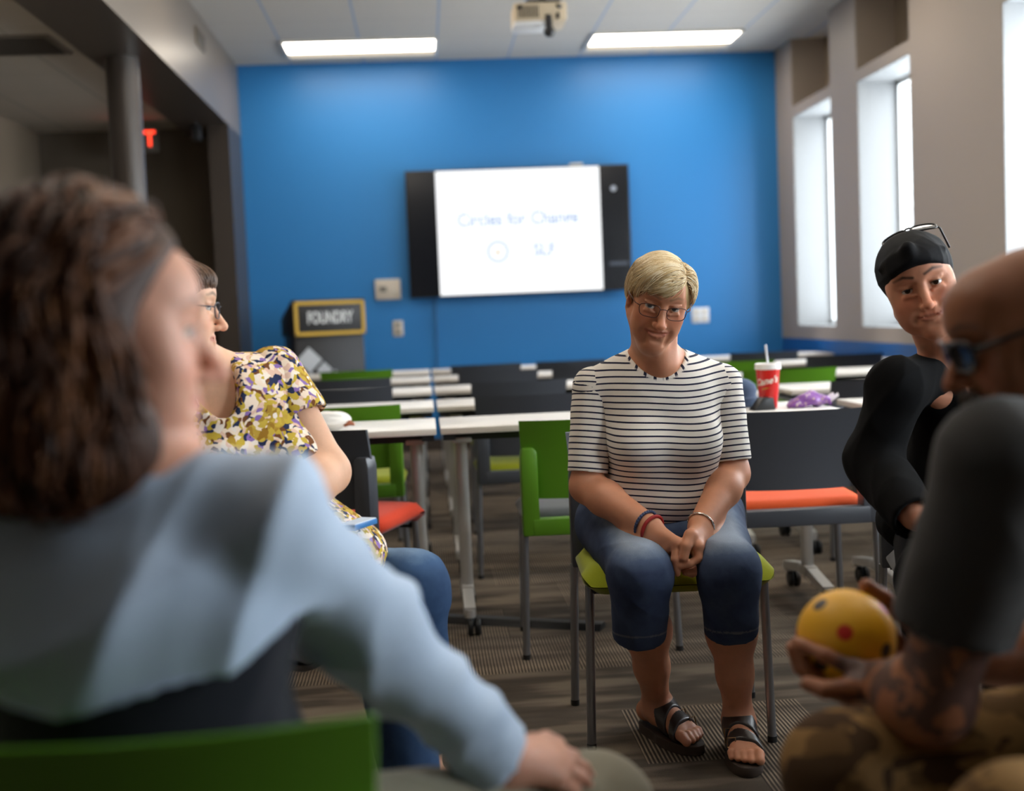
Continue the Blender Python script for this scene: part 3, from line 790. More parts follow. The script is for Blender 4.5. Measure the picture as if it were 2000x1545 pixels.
    def mesh(s, h, fine=(), lo=None, hi=None):
        """surface as quads; fine = [(lo, hi, h)] boxes meshed with smaller cells"""
        b = s.bounds(); lo = b[0] if lo is None else np.asarray(lo, float); hi = b[1] if hi is None else np.asarray(hi, float)
        v, q = nets(s.grid(lo, hi, h), lo, h)
        VV, QQ = [], []; off = 0
        keep = np.ones(len(q), bool); cq = v[q].mean(1)
        for (l2, h2, hh) in fine:
            l2, h2 = np.asarray(l2, float), np.asarray(h2, float)
            ins = ((cq > l2 + 1.6 * h) & (cq < h2 - 1.6 * h)).all(1); keep &= ~ins
            v2, q2 = nets(s.grid(l2 - hh, h2 + hh, hh), l2 - hh, hh)
            c2 = v2[q2].mean(1); k2 = ((c2 > l2) & (c2 < h2)).all(1)
            VV.append(v2); QQ.append((q2[k2], ))
        outV, outQ = [v], [q[keep]]; off = len(v)
        for v2, (q2,) in zip(VV, QQ):
            outV.append(v2); outQ.append(q2 + off); off += len(v2)
        v = np.concatenate(outV); q = np.concatenate(outQ)
        used = np.unique(q); mp = np.full(len(v), -1); mp[used] = np.arange(len(used))
        return v[used], mp[q]
def nets(D, o, h):
    S = D < 0
    nx, ny, nz = (n - 1 for n in D.shape)
    cnt = np.zeros((nx, ny, nz), np.int8)
    C = [(i, j, k) for i in (0, 1) for j in (0, 1) for k in (0, 1)]
    for (i, j, k) in C: cnt += S[i:i + nx, j:j + ny, k:k + nz]
    mask = (cnt > 0) & (cnt < 8)
    idx = np.argwhere(mask)
    if len(idx) == 0: return np.zeros((0, 3)), np.zeros((0, 4), int)
    cv = np.stack([D[idx[:, 0] + i, idx[:, 1] + j, idx[:, 2] + k] for (i, j, k) in C], 1).astype(float)
    acc = np.zeros((len(idx), 3)); num = np.zeros(len(idx)); CA = np.array(C, float)
    for a in range(8):
        for b in range(a + 1, 8):
            if np.abs(CA[a] - CA[b]).sum() != 1: continue
            va, vb = cv[:, a], cv[:, b]; x = (va < 0) != (vb < 0)
            t = np.where(x, va / np.where(x, va - vb, 1), 0)
            acc += np.where(x[:, None], CA[a] + t[:, None] * (CA[b] - CA[a]), 0); num += x
    v = (idx + acc / num[:, None]) * h + o
    vid = np.full(mask.shape, -1, np.int32); vid[mask] = np.arange(len(idx))
    Q = []
    for ax in range(3):
        u, w = (ax + 1) % 3, (ax + 2) % 3
        a = [slice(0, None)] * 3; b = [slice(0, None)] * 3
        a[ax] = slice(0, -1); b[ax] = slice(1, None)
        e = S[tuple(a)] != S[tuple(b)]
        g = np.argwhere(e)
        g = g[(g[:, u] > 0) & (g[:, w] > 0) & (g[:, u] < mask.shape[u]) & (g[:, w] < mask.shape[w])]
        if len(g) == 0: continue
        def cell(du, dw):
            c = g.copy(); c[:, u] -= du; c[:, w] -= dw; return vid[c[:, 0], c[:, 1], c[:, 2]]
        q = np.stack([cell(0, 0), cell(1, 0), cell(1, 1), cell(0, 1)], 1)
        fl = ~S[g[:, 0], g[:, 1], g[:, 2]]
        q[fl] = q[fl][:, ::-1]
        Q.append(q)
    q = np.concatenate(Q)
    return v, q[(q >= 0).all(1)]
def vnormals(v, q):
    n = np.cross(v[q[:, 2]] - v[q[:, 0]], v[q[:, 3]] - v[q[:, 1]]); N = np.zeros_like(v)
    for i in range(4): np.add.at(N, q[:, i], n)
    return N / (np.linalg.norm(N, axis=1, keepdims=True) + 1e-12)
def relax(v, q, it=2, f=0.5):
    """light smoothing of the cell steps"""
    for _ in range(it):
        s = np.zeros_like(v); c = np.zeros(len(v))
        for i in range(4):
            for j in ((i + 1) % 4, (i + 3) % 4): np.add.at(s, q[:, i], v[q[:, j]]); np.add.at(c, q[:, i], 1)
        v = v + f * (s / np.maximum(c, 1)[:, None] - v)
    return v
def folds(v, n, amp, freq, seed=0, axis=None):
    """cloth folds: warped waves pushed along the normal"""
    rng = np.random.RandomState(seed); d = np.zeros(len(v))
    for k in range(5):
        a = unit(rng.normal(size=3)); b = unit(rng.normal(size=3)); f = freq * (0.6 + 1.1 * rng.rand())
        if axis is not None: a = unit(a * 0.45 + np.asarray(axis) * (1 if k % 2 else 0.6))
        ph = v @ a * f + 1.6 * np.sin(v @ b * f * 0.45 + rng.rand() * 6) + rng.rand() * 6
        m = 0.5 + 0.5 * np.sin(v @ unit(rng.normal(size=3)) * f * 0.3 + rng.rand() * 6)
        d += m * (1 - np.abs(np.sin(ph))) ** 1.5
    return v + n * (amp * (d / 2.5 - 0.5))[:, None]
def seg_dist(P, a, b):
    a, b = np.asarray(a, float), np.asarray(b, float); ba = b - a
    t = np.clip(((P - a) @ ba) / (ba @ ba), 0, 1); return np.linalg.norm(P - a - t[:, None] * ba, axis=1), t
def chain_dist(P, pts):
    return np.min([seg_dist(P, pts[i], pts[i + 1])[0] for i in range(len(pts) - 1)], 0)
def soft(d, a, b): return np.clip((b - d) / (b - a), 0, 1)
# ------------------------------------------------------------------ skin, eyes
def skin_mat(name, c, lip, brow, rough=0.5, tattoo=None):
    M = Mat(name, c, rough, spec=0.4, Subsurface_Weight=0.18, Subsurface_Scale=0.012)
    M.b.inputs['Subsurface Radius'].default_value = (1.0, 0.4, 0.25)
    n1, n2 = M.noise(38, 4, 0.6), M.noise(240, 3)
    base = M.mix((n1, 0), tuple(v * 0.84 for v in c[:3]) + (1,), (min(1, c[0] * 1.10), c[1] * 1.08, c[2] * 1.06, 1))
    bl = (min(1, c[0] * 1.10), c[1] * 0.66, c[2] * 0.58, 1)
    base = M.mix(M.math('MULTIPLY', (M.attr('blush'), 2), 0.38), base, bl)
    if tattoo is not None:
        v = M.n('ShaderNodeTexVoronoi', i_Scale=17.0, feature='DISTANCE_TO_EDGE'); cc = M.noise(9, 4, 0.6, dist=1.5)
        ink = M.math('MULTIPLY', M.math('GREATER_THAN', (cc, 0), 0.47), (M.attr('tattoo'), 2))
        base = M.mix(M.math('MULTIPLY', ink, 0.72), base, tattoo)
    base = M.mix((M.attr('lip'), 2), base, lip)
    base = M.mix((M.attr('brow'), 2), base, brow)
    M.base(base)
    M.bump((n2, 0), 0.10, 0.0015)
    return M.m
eye_white = Mat('eye_white', srgb(206, 198, 190), 0.18).m
eye_dark = Mat('pupil', srgb(10, 9, 9), 0.1).m
iris_blue = Mat('iris_grey_blue', srgb(72, 84, 92), 0.15).m
iris_brown = Mat('iris_brown', srgb(52, 34, 22), 0.15).m
def eye(parent, c, fwd, r, iris):
    c = np.asarray(c, float); z = Vector(unit(fwd)); q = Vector((0, 0, 1)).rotation_difference(z).to_matrix()
    b = MB(); pr = [(r * math.sin(a), r * math.cos(a)) for a in np.linspace(PI, 0.50, 14)]
    b.lathe(pr, c, 24, 0, q)
    b.lathe([(r * math.sin(a), r * math.cos(a) + 0.0002) for a in np.linspace(0.52, 0.20, 6)], c, 24, 1, q)
    b.lathe([(r * math.sin(0.21), r * math.cos(0.21) + 0.0003), (0, r + 0.0003)], c, 24, 2, q)
    return b.build('eyeball', [eye_white, iris, eye_dark], parent, sharp=0)
lash_dark = Mat('lash_brown', srgb(40, 28, 22), 0.6).m
def lashes(parent, Hd, P, s, r=0.0145):
    e = V3(s * 0.031, -0.0735, 0.0); pts = []
    for u in np.linspace(-1.05, 1.05, 13):
        z = (0.0054 - P['lid']) * (1 - 0.55 * u * u) - 0.0006; x = 0.0128 * u
        y = -math.sqrt(max(1e-9, r * r - min(r * r * 0.98, x * x) - z * z)); pts.append(Hd(e + V3(x, y, z)))
    rr = [0.0004 + 0.0007 * (1 - abs(u) ** 3) for u in np.linspace(-1, 1, 13)]
    b = MB(); b.tube([tuple(p) for p in pts], rr, 6); return b.build('eyelashes', lash_dark, parent, sharp=0)
# ------------------------------------------------------------------ head: local axes x to the figure's left, -y the way the face looks, z up
FACE = dict(wide=1.0, jaw=1.0, cheek=1.0, nose=1.0, mouth_open=0.0, smile=0.3, lid=0.0, wattle=0.0, ears=True, fat=0.0, brow=1.0, lips=1.0)
def head(F, P):
    w = P['wide']
    F.ell((0, 0.014, 0.026), (0.072 * w, 0.094, 0.072), 0.02)
    F.ell((0, -0.026, -0.020), (0.063 * w, 0.064, 0.088), 0.03)
    for s in (-1, 1):
        F.cone((s * 0.050 * P['jaw'] * w, -0.004, -0.058), (s * 0.013, -0.070, -0.104), 0.019, 0.015, 0.03)
        F.ell((s * 0.041 * w, -0.058, -0.030), (0.025, 0.022, 0.022 * P['cheek']), 0.022, infl=0.001 + 0.003 * P['fat'])
        F.ell((s * 0.036 * w, -0.052, -0.066), (0.025, 0.025, 0.028), 0.03, infl=0.003 * P['fat'])
        F.cone((s * 0.012, -0.0815, 0.0245), (s * 0.044 * w, -0.069, 0.0255), 0.0085 * P['brow'], 0.007, 0.018)
        F.ell((s * 0.055 * w, -0.045, 0.002), (0.014, 0.020, 0.02), 0.02)
    F.ell((0, -0.050, 0.048), (0.052 * w, 0.040, 0.036), 0.03)
    F.ell((0, -0.080, -0.104), (0.017, 0.013, 0.014), 0.02)
    F.ell((0, -0.066, -0.064), (0.034, 0.022, 0.028), 0.028)
    for s in (-1, 1):
        F.ell((s * 0.031, -0.094, 0.000), (0.020, 0.0135, 0.0150), 0.014, 'c')
        F.cone((s * 0.0195, -0.1035, -0.044), (s * 0.0350, -0.0905, -0.068), 0.0056, 0.0052, 0.014, 'c')
    n = P['nose']
    F.cone((0, -0.083, 0.010), (0, -0.106 - 0.006 * n, -0.036), 0.0070, 0.0100 * n, 0.012)
    F.ell((0, -0.108 - 0.005 * n, -0.039), (0.0115 * n, 0.0095, 0.0088), 0.006)
    for s in (-1, 1):
        F.ell((s * 0.0115 * n, -0.099, -0.0420), (0.0066, 0.0100, 0.0066), 0.006)
    for s in (-1, 1):
        F.ell((s * 0.0062 * n, -0.107, -0.0505), (0.0036, 0.0050, 0.0032), 0.002, 'c')
    # lids round the eyeballs
    for s in (-1, 1):
        e = V3(s * 0.031, -0.0735, 0.000)
        F.custom(lambda X, Y, Z, e=e: np.maximum(np.sqrt((X - e[0]) ** 2 + (Y - e[1]) ** 2 + (Z - e[2]) ** 2) - 0.0146, (0.0054 - P['lid']) - (Z - e[2]) - 0.16 * (Y - e[1] + 0.014)), e - 0.016, e + 0.016, 0.003)
        F.custom(lambda X, Y, Z, e=e: np.maximum(np.sqrt((X - e[0]) ** 2 + (Y - e[1]) ** 2 + (Z - e[2]) ** 2) - 0.0141, (Z - e[2]) + 0.0047 - P['lid'] * 0.7 - 0.1 * (Y - e[1] + 0.014)), e - 0.016, e + 0.016, 0.003)
        F.cone((s * 0.018, -0.086, 0.0118), (s * 0.046, -0.078, 0.0105), 0.0022, 0.0022, 0.005)
        F.cone((s * 0.020, -0.0885, -0.0125), (s * 0.042, -0.0815, -0.0115), 0.0030, 0.0030, 0.007)
    # mouth, laid on the surface built so far
    m = mouth_pts(P, F)
    L = P['lips']
    F.chain(m['up'], [0.0020 * L, 0.0034 * L, 0.0040 * L, 0.0034 * L, 0.0040 * L, 0.0034 * L, 0.0020 * L], 0.004)
    F.chain(m['lo'], [0.0020 * L, 0.0038 * L, 0.0048 * L, 0.0052 * L, 0.0048 * L, 0.0038 * L, 0.0020 * L], 0.004)
    o = P['mouth_open']
    F.chain(m['mid'], [0.0012, 0.0017 + 0.3 * o, 0.0017 + 0.8 * o, 0.0017 + o, 0.0017 + 0.8 * o, 0.0017 + 0.3 * o, 0.0012], 0.0018, 'c')
    for s in (-1, 1): F.ell(np.array(m['mid'][0 if s < 0 else 6]) + V3(s * 0.002, -0.001, -0.001), (0.0028, 0.003, 0.0035), 0.004, 'c')
    F.ell((0, surf_y(F, 0, -0.0865) - 0.003, -0.0865), (0.015, 0.005, 0.0035), 0.006, 'c')
    if P.get('age'):
        for s in (-1, 1): F.cone((s * 0.030, surf_y(F, s * 0.030, -0.074) - 0.0022, -0.074), (s * 0.027, surf_y(F, s * 0.027, -0.094) - 0.0022, -0.094), 0.0036, 0.0036, 0.010, 'c')
    if P['ears']:
        for s in (-1, 1):
            R = rot(0, 0, s * 22) @ rot(-10, 0, 0)
            F.ell((s * 0.077 * w, 0.014, -0.006), (0.0065, 0.0175, 0.031), 0.006, R=R)
            F.ell((s * 0.0845 * w, 0.008, -0.002), (0.0055, 0.0095, 0.0175), 0.004, 'c', R=R)
            F.ell((s * 0.078 * w, 0.004, -0.031), (0.005, 0.008, 0.009), 0.005)
    if P['wattle']:
        F.ell((0, -0.045, -0.118), (0.030, 0.036, 0.020 * P['wattle']), 0.025)
def surf_y(F, x, z, y0=-0.14):
    """where the face surface lies in front of (x, z), in the frame in use"""
    ys = np.arange(y0, 0.0, 0.0008); Q = (np.stack([np.full_like(ys, x), ys, np.full_like(ys, z)], 1) * F.sc) @ F.R.T + F.t
    d = F.value(Q); k = int(np.argmax(d < 0)); return float(ys[k])
def mouth_pts(P, F=None):
    if 'pts' in P: return P['pts']
    sm = 0.006 * P['smile']; o = P['mouth_open']; W = P.get('mouth_w', 0.0255); zc = -0.0655
    def row(dz, w, dy, arch):
        out = []
        for u in (-1, -0.7, -0.35, 0, 0.35, 0.7, 1):
            x = u * w; z = zc + dz * (1 - u * u) + sm * u * u + arch * (1 - abs(u)) * abs(u) * 2
            out.append((x, surf_y(F, x, z) + dy, z))
        return out
    P['pts'] = dict(up=row(0.0042 + o * 0.6, W * 0.96, 0.0012, 0.0022), mid=row(0.0, W, -0.0010, 0.0), lo=row(-0.0062 - o, W * 0.88, 0.0010, 0.0))
    return P['pts']
def face_attrs(v, R, t, sc, P, brow_z=0.0275):
    q = ((v - t) @ R) / sc; m = mouth_pts(P)
    front = q[:, 1] < -0.055
    lip = 0.75 * np.maximum(soft(chain_dist(q, m['up']), 0.0026, 0.0058), soft(chain_dist(q, m['lo']), 0.0034, 0.0068)) * front
    w = P['wide']; brow = np.zeros(len(q)); bl = np.zeros(len(q))
    for s in (-1, 1):
        pts = [(s * 0.013, -0.092, brow_z), (s * 0.032, -0.086, brow_z + 0.006), (s * 0.050 * w, -0.070, brow_z + 0.001)]
        d = np.min([seg_dist(q * (1, 0.4, 1), np.array(pts[i]) * (1, 0.4, 1), np.array(pts[i + 1]) * (1, 0.4, 1))[0] for i in range(2)], 0)
        brow = np.maximum(brow, soft(d, 0.0018, 0.0052) * front)
        bl = np.maximum(bl, soft(np.linalg.norm(q - V3(s * 0.043, -0.075, -0.030), axis=1), 0.008, 0.032))
    bl = np.maximum(bl, soft(np.linalg.norm(q - V3(0, -0.112, -0.040), axis=1), 0.006, 0.024))
    return dict(lip=lip, brow=brow, blush=bl)
def hand(F, wrist, knuckles, fingers, thumb, r=0.0085, k=0.004):
    """wrist point, four knuckles, four lists of joints beyond the knuckles, thumb joints from its root"""
    wrist = np.asarray(wrist, float)
    for i, kn in enumerate(knuckles):
        F.cone(wrist + (np.asarray(kn) - wrist) * 0.12, kn, r * 2.0, r * 1.3, 0.014)
    for i in range(3): F.cone(knuckles[i], knuckles[i + 1], r * 1.1, r * 1.1, 0.010)
    for kn, f in zip(knuckles, fingers):
        pts = [np.asarray(kn, float)] + [np.asarray(p, float) for p in f]
        rs = [r * 1.12, r * 1.02, r * 0.92, r * 0.78, r * 0.7][:len(pts)]
        F.chain(pts, rs, k)
    pts = [np.asarray(p, float) for p in thumb]
    F.cone(wrist, pts[0], r * 1.5, r * 1.5, 0.014)
    F.chain(pts, [r * 1.5, r * 1.15, r * 1.05, r * 0.85][:len(pts)], 0.006)
def strands(name, P0, dirfn, field, off, n_seg, step, r0, mat, parent, rng, wob=0.15, taper=0.25, sides=4):
    """locks of hair: tubes that start at P0 and follow dirfn over the surface of field at height off(t)"""
    N = len(P0); P = P0.copy(); path = [P.copy()]
    ln = step * (0.7 + 0.6 * rng.rand(N)); dn = rng.normal(size=(N, 3)) * wob
    for k in range(n_seg):
        d = dirfn(P, k / n_seg) + dn
        if field is not None:
            g = field.grad(P); d = d - g * (d * g).sum(1, keepdims=True)
        d = d / (np.linalg.norm(d, axis=1, keepdims=True) + 1e-9)
        P = P + d * ln[:, None]
        if field is not None:
            for _ in range(2):
                P = P - field.grad(P) * (field.value(P) - off((k + 1) / n_seg))[:, None]
        path.append(P.copy())
    path = np.stack(path, 1)                                  # N, n+1, 3
    T = np.gradient(path, axis=1); T /= np.linalg.norm(T, axis=2, keepdims=True) + 1e-9
    ref = np.where(np.abs(T[..., 2:3]) < 0.9, V3(0, 0, 1), V3(1, 0, 0)); U = np.cross(T, ref); U /= np.linalg.norm(U, axis=2, keepdims=True) + 1e-9; W = np.cross(T, U)
    s = np.linspace(0, 1, n_seg + 1); rr = r0 * (0.6 + 0.8 * rng.rand(N))[:, None] * (taper + (1 - taper) * (1 - s ** 2.5))[None, :] * np.clip(0.45 + s * 4, 0, 1)[None, :]
    ring = [path + rr[..., None] * (math.cos(2 * PI * k / sides) * U + math.sin(2 * PI * k / sides) * W) for k in range(sides)]
    V = np.stack(ring, 2); m = n_seg + 1                      # N, m, sides, 3
    base = (np.arange(N)[:, None, None] * m + np.arange(m - 1)[None, :, None]) * sides
    k = np.arange(sides)[None, None, :]; k2 = (k + 1) % sides
    q = np.stack([base + k, base + k2, base + sides + k2, base + sides + k], -1).reshape(-1, 4)
    shade = np.repeat(rng.rand(N), m * sides); along = np.tile(np.repeat(s, sides), N)
    return mesh_obj(name, V.reshape(-1, 3), q, mat, parent, True, dict(lock=shade, along=along))
def hair_mat(name, stops, rough=0.45, spec=0.4):
    M = Mat(name, stops[0], rough, spec=spec)
    n = M.noise(30, 3); f = M.math('ADD', M.math('MULTIPLY', (M.attr('lock'), 2), 0.75), M.math('MULTIPLY', (n, 0), 0.25))
    M.base(M.ramp(f, [(i / (len(stops) - 1), c) for i, c in enumerate(stops)]))
    return M.m
def cap_points(field, lo, hi, n, test, rng, off=0.0):
    """n scattered points on the surface of field for which test holds"""
    out = []
    while sum(len(o) for o in out) < n:
        p = lo + rng.rand(6000, 3) * (np.asarray(hi) - lo)
        d = field.value(p); p = p[np.abs(d) < 0.02]
        for _ in range(3): p = p - field.grad(p) * (field.value(p) - off)[:, None]
        p = p[test(p)]; out.append(p)
    return np.concatenate(out)[:n]
def wire(parent, name, pts, r, mat, n=8, closed=False):
    pts = [tuple(p) for p in pts]
    if closed: pts = pts + [pts[0], pts[1]]
    b = MB(); b.tube(pts, r, n); return b.build(name, mat, parent, sharp=0)

def composite(prims):
    """the blended value of recorded shapes, for shells drawn over them"""
    def f(X, Y, Z):
        D = np.full(np.broadcast(X, Y, Z).shape, 0.2)
        for g, lo, hi, k, op in prims: D = Field._mix(D, g(X, Y, Z), k, op)
        return D
    return f
# ================================================================== THE WOMAN IN THE STRIPED SHIRT
rng = np.random.RandomState(7)
P1 = thing('person', 'person with short blonde hair and glasses in a striped shirt, sitting with clasped hands', 'person', (0.62, 3.15, 0))
inv1 = Matrix.Translation(-P1.location)
def settle(o, root):
    """keep world placing under a root that stands elsewhere"""
    o.matrix_parent_inverse = (Matrix.Translation(root.location) @ Matrix.Rotation(root.rotation_euler.z, 4, 'Z')).inverted(); return o
FP = dict(FACE, wide=0.90, jaw=1.06, smile=0.55, mouth_open=0.0020, wattle=1.15, fat=0.25, nose=1.02, lid=0.0, brow=0.7, lips=0.85, mouth_w=0.0305, age=1)
hR = rot(23, 11.0, 1); hs = 0.975
ht = at(1295, 602, Y=2.955) - hR @ V3(0, -0.088, 0.002) * hs
Hd = lambda p: hR @ (np.asarray(p, float) * hs) + ht
NB = V3(0.592, 3.140, 0.990)                       # base of the neck
SH = (V3(0.430, 3.165, 0.918), V3(0.768, 3.165, 0.912))
EL = (at(1146, 950, Y=3.13), at(1431, 925, Y=3.13))
WR = (at(1270, 1030, Y=2.945), at(1367, 1028, Y=2.945))
HIP = (V3(0.495, 3.24, 0.545), V3(0.725, 3.24, 0.545))
KN = (at(1252, 1122, Y=2.885), at(1424, 1112, Y=2.875))
AN = (V3(0.563, 3.135, 0.085), V3(0.742, 2.985, 0.085))
TOE = (V3(0.632, 2.985, 0.030), V3(0.722, 2.835, 0.030))
B = Field()
B.frame(hR, ht, hs); head(B, FP); B.frame()
nk = Hd((0, 0.022, -0.075))
B.cone(nk, NB, 0.053, 0.060, 0.02)
B.cone(Hd((0, -0.010, -0.105)), NB + V3(0, -0.055, -0.01), 0.030, 0.042, 0.035)
for s in (-1, 1):
    B.cone(Hd((s * 0.058, 0.02, -0.05)), NB + V3(s * 0.022, -0.062, -0.012), 0.012, 0.009, 0.022)
B.ell((0.601, 3.155, 0.865), (0.150, 0.095, 0.085), 0.05)
B.ell((0.596, 3.130, 0.935), (0.085, 0.042, 0.055), 0.05)
B.ell((0.603, 3.18, 0.72), (0.130, 0.105, 0.16), 0.05)
B.ell((0.608, 3.225, 0.58), (0.165, 0.120, 0.09), 0.05)
for i, s in enumerate((-1, 1)):
    B.cone(NB + V3(s * 0.03, 0.01, -0.01), SH[i], 0.045, 0.045, 0.03)
    B.cone(SH[i], EL[i], 0.046, 0.040, 0.02)
    fm = EL[i] + (WR[i] - EL[i]) * 0.30
    B.chain([EL[i], fm, WR[i]], [0.0415, 0.0435, 0.0300], 0.025)
    B.cone(HIP[i], KN[i], 0.080, 0.060, 0.04)
    ct = KN[i] + (AN[i] - KN[i]) * 0.42 + V3(0, 0.018, 0)
    cb = KN[i] + (AN[i] - KN[i]) * 0.70 + V3(0, 0.008, 0)
    B.chain([KN[i] + V3(0, 0.01, -0.05), ct, cb, AN[i]], [0.054, 0.0585, 0.0415, 0.0335], 0.03)
# hands
zf = 2.895
H = lambda x, y, d=0.0: at(x, y, Y=zf + d)
hand(B, WR[0], [H(1322, 1060, -0.018), H(1309, 1069, 0.0), H(1297, 1077, 0.012), H(1284, 1082, 0.022)],
     [[H(1319, 1092, -0.026), H(1321, 1112, -0.020), H(1323, 1120, -0.016)],
      [H(1316, 1096, 0.004), H(1330, 1104, 0.010), H(1340, 1098, 0.006)],
      [H(1308, 1102, 0.022), H(1326, 1110, 0.024), H(1340, 1104, 0.020)],
      [H(1298, 1104, 0.036), H(1314, 1112, 0.038), H(1326, 1108, 0.034)]],
     [H(1296, 1052, 0.032), H(1316, 1066, 0.050), H(1334, 1078, 0.050)], r=0.0104)
hand(B, WR[1], [H(1363, 1066, -0.024), H(1368, 1078, -0.004), H(1369, 1086, 0.014), H(1367, 1090, 0.030)],
     [[H(1365, 1090, -0.030), H(1348, 1101, -0.032), H(1329, 1105, -0.028)],
      [H(1371, 1104, -0.012), H(1360, 1116, -0.016), H(1344, 1119, -0.014)],
      [H(1368, 1110, 0.012), H(1352, 1120, 0.010), H(1338, 1118, 0.010)],
      [H(1364, 1110, 0.030), H(1350, 1118, 0.030), H(1340, 1114, 0.030)]],
     [H(1349, 1046, -0.018), H(1341, 1066, -0.034), H(1336, 1089, -0.034)], r=0.0104)
# feet with toes
feet = []
for i in (0, 1):
    n0 = len(B.p)
    f = unit((TOE[i] - AN[i]) * (1, 1, 0)); sd = V3(-f[1], f[0], 0) * (-1 if i == 0 else 1)   # sd points to the big toe side
    heel = AN[i] - f * 0.045; heel[2] = 0.058
    B.cone(AN[i] + V3(0, 0, 0.0), heel, 0.034, 0.030, 0.03)
    ball = AN[i] + f * 0.115; ball[2] = 0.046
    ins = AN[i] + f * 0.022; ins[2] = 0.070
    B.cone(ins, ball + sd * 0.018, 0.032, 0.0215, 0.03); B.cone(ins, ball - sd * 0.020, 0.030, 0.0185, 0.03)
    for j, (o, ln, r) in enumerate(((0.030, 0.052, 0.0125), (0.010, 0.050, 0.0095), (-0.006, 0.044, 0.0088), (-0.021, 0.036, 0.0083), (-0.035, 0.026, 0.0080))):
        a = ball + sd * o * 0.9 + f * 0.002; a[2] = 0.043; b2 = ball + sd * o + f * ln * 0.62; b2[2] = 0.046; c2 = ball + sd * o + f * ln; c2[2] = 0.037
        B.chain([a, b2, c2], [r * 1.08, r * 1.0, r * 0.92], 0.005)
    feet.append(B.p[n0:])
fine = [(Hd((0, 0, 0)) - 0.148, Hd((0, 0, 0)) + 0.148, 0.0021),
        (H(1318, 1080) - V3(0.10, 0.09, 0.085), H(1318, 1080) + V3(0.12, 0.11, 0.085), 0.0022),
        (V3(0.50, 2.80, 0.0), V3(0.80, 3.20, 0.105), 0.0028)]
v, q = B.mesh(0.005, fine)
v = relax(v, q, 1, 0.4)
at1 = face_attrs(v, hR, ht, hs, FP)
at1['brow'] *= 0.8
skin1 = skin_mat('skin_orange_brown', srgb(204, 142, 110), srgb(172, 98, 82), srgb(140, 106, 78))  # the skin's own orange-brown tone
settle(mesh_obj('body', v, q, skin1, P1, attrs=at1), P1)
for s in (-1, 1): settle(eye(P1, Hd((s * 0.031, -0.0735, 0)), unit(V3(0, 0, 1.10) - Hd((s * 0.031, -0.0735, 0)) ) * 1.0, 0.0128 * hs, iris_blue), P1); settle(lashes(P1, Hd, FP, s), P1)
# ---- shirt
SF = Field(); g = 0.010
def shirt(SF, g):
    SF.ell((0.601, 3.160, 0.845), (0.156, 0.105, 0.098), 0.05, infl=g)
    SF.ell((0.604, 3.175, 0.735), (0.140, 0.118, 0.13), 0.06, infl=g)
    SF.ell((0.598, 3.120, 0.915), (0.125, 0.060, 0.080), 0.05, infl=g)
    SF.ell((0.606, 3.185, 0.625), (0.168, 0.135, 0.095), 0.06, infl=g)
    SF.ell((0.606, 3.225, 0.575), (0.200, 0.135, 0.065), 0.05, infl=g)
    for i, s in enumerate((-1, 1)):
        SF.ell((0.602 + s * 0.066, 3.085, 0.775), (0.066, 0.060, 0.062), 0.05, infl=g)
        SF.cone(NB + V3(s * 0.025, 0.012, -0.012), SH[i], 0.046, 0.046, 0.03, infl=g)
shirt(SF, g)
c0 = NB + V3(0.0, -0.075, 0.020)
NC, NR = NB + V3(0.0, -0.060, 0.100), V3(0.094, 0.140, 0.140)
SF.ell(NC, NR, 0.004, 'c')
SF.cone(NB + V3(0, 0.0, 0.09), NB + V3(0, 0.03, 0.17), 0.085, 0.09, 0.004, 'c')
tv, tq = SF.mesh(0.0042)
tv = relax(tv, tq, 2)
n = vnormals(tv, tq)
dn = np.linalg.norm((tv - NC) / NR, axis=1)
trim = soft(dn, 1.085, 1.10) * (tv[:, 1] < NB[1] + 0.03); tick = np.arctan2(tv[:, 0] - NC[0], tv[:, 2] - NC[2])
tv = folds(tv, n, 0.0045, 26, 3, axis=(0.7, 0.1, 0.7))
M = Mat('striped_jersey', srgb(226, 216, 204), 0.8, spec=0.2, Sheen_Weight=0.1)
st = M.math('LESS_THAN', M.math('FRACT', M.math('DIVIDE', (M.attr('stripe'), 2), 0.0158)), 0.255)
tk = M.math('LESS_THAN', M.math('FRACT', M.math('MULTIPLY', (M.attr('tick'), 2), 5.6)), 0.30)
fc = M.n('ShaderNodeMix', data_type='FLOAT'); M.l(M.attr('trim'), 2, fc, 0); M.l(st[0], 0, fc, 2); M.l(tk[0], 0, fc, 3)
M.base(M.mix((fc, 0), srgb(238, 231, 222), srgb(30, 33, 58)))
M.bump((M.noise(900, 2), 0), 0.12, 0.0006); jersey = M.m
settle(mesh_obj('shirt', tv, tq, jersey, P1, attrs=dict(stripe=tv[:, 2] - 0.10 * (tv[:, 1] - 3.1) + 0.004 * np.sin(tv[:, 0] * 21), trim=trim, tick=tick)), P1)
for i in (0, 1):
    A = Field(); a = SH[i]; ax = unit(EL[i] - a); cuff = a + ax * (np.linalg.norm(EL[i] - a) * 0.86)
    A.cone(a - ax * 0.005, cuff, 0.056, 0.0535, 0.01, cut=True)
    A.cone(cuff - ax * 0.02, cuff + ax * 0.03, 0.044, 0.044, 0.002, 'c')
    av, aq = A.mesh(0.004); an = vnormals(av, aq); s_ = (av - a) @ ax
    av = folds(av, an, 0.0035, 34, 11 + i, axis=ax)
    settle(mesh_obj('sleeve', av, aq, jersey, P1, attrs=dict(stripe=-s_ + 0.003, trim=np.zeros(len(av)), tick=np.zeros(len(av)))), P1)
rim = []
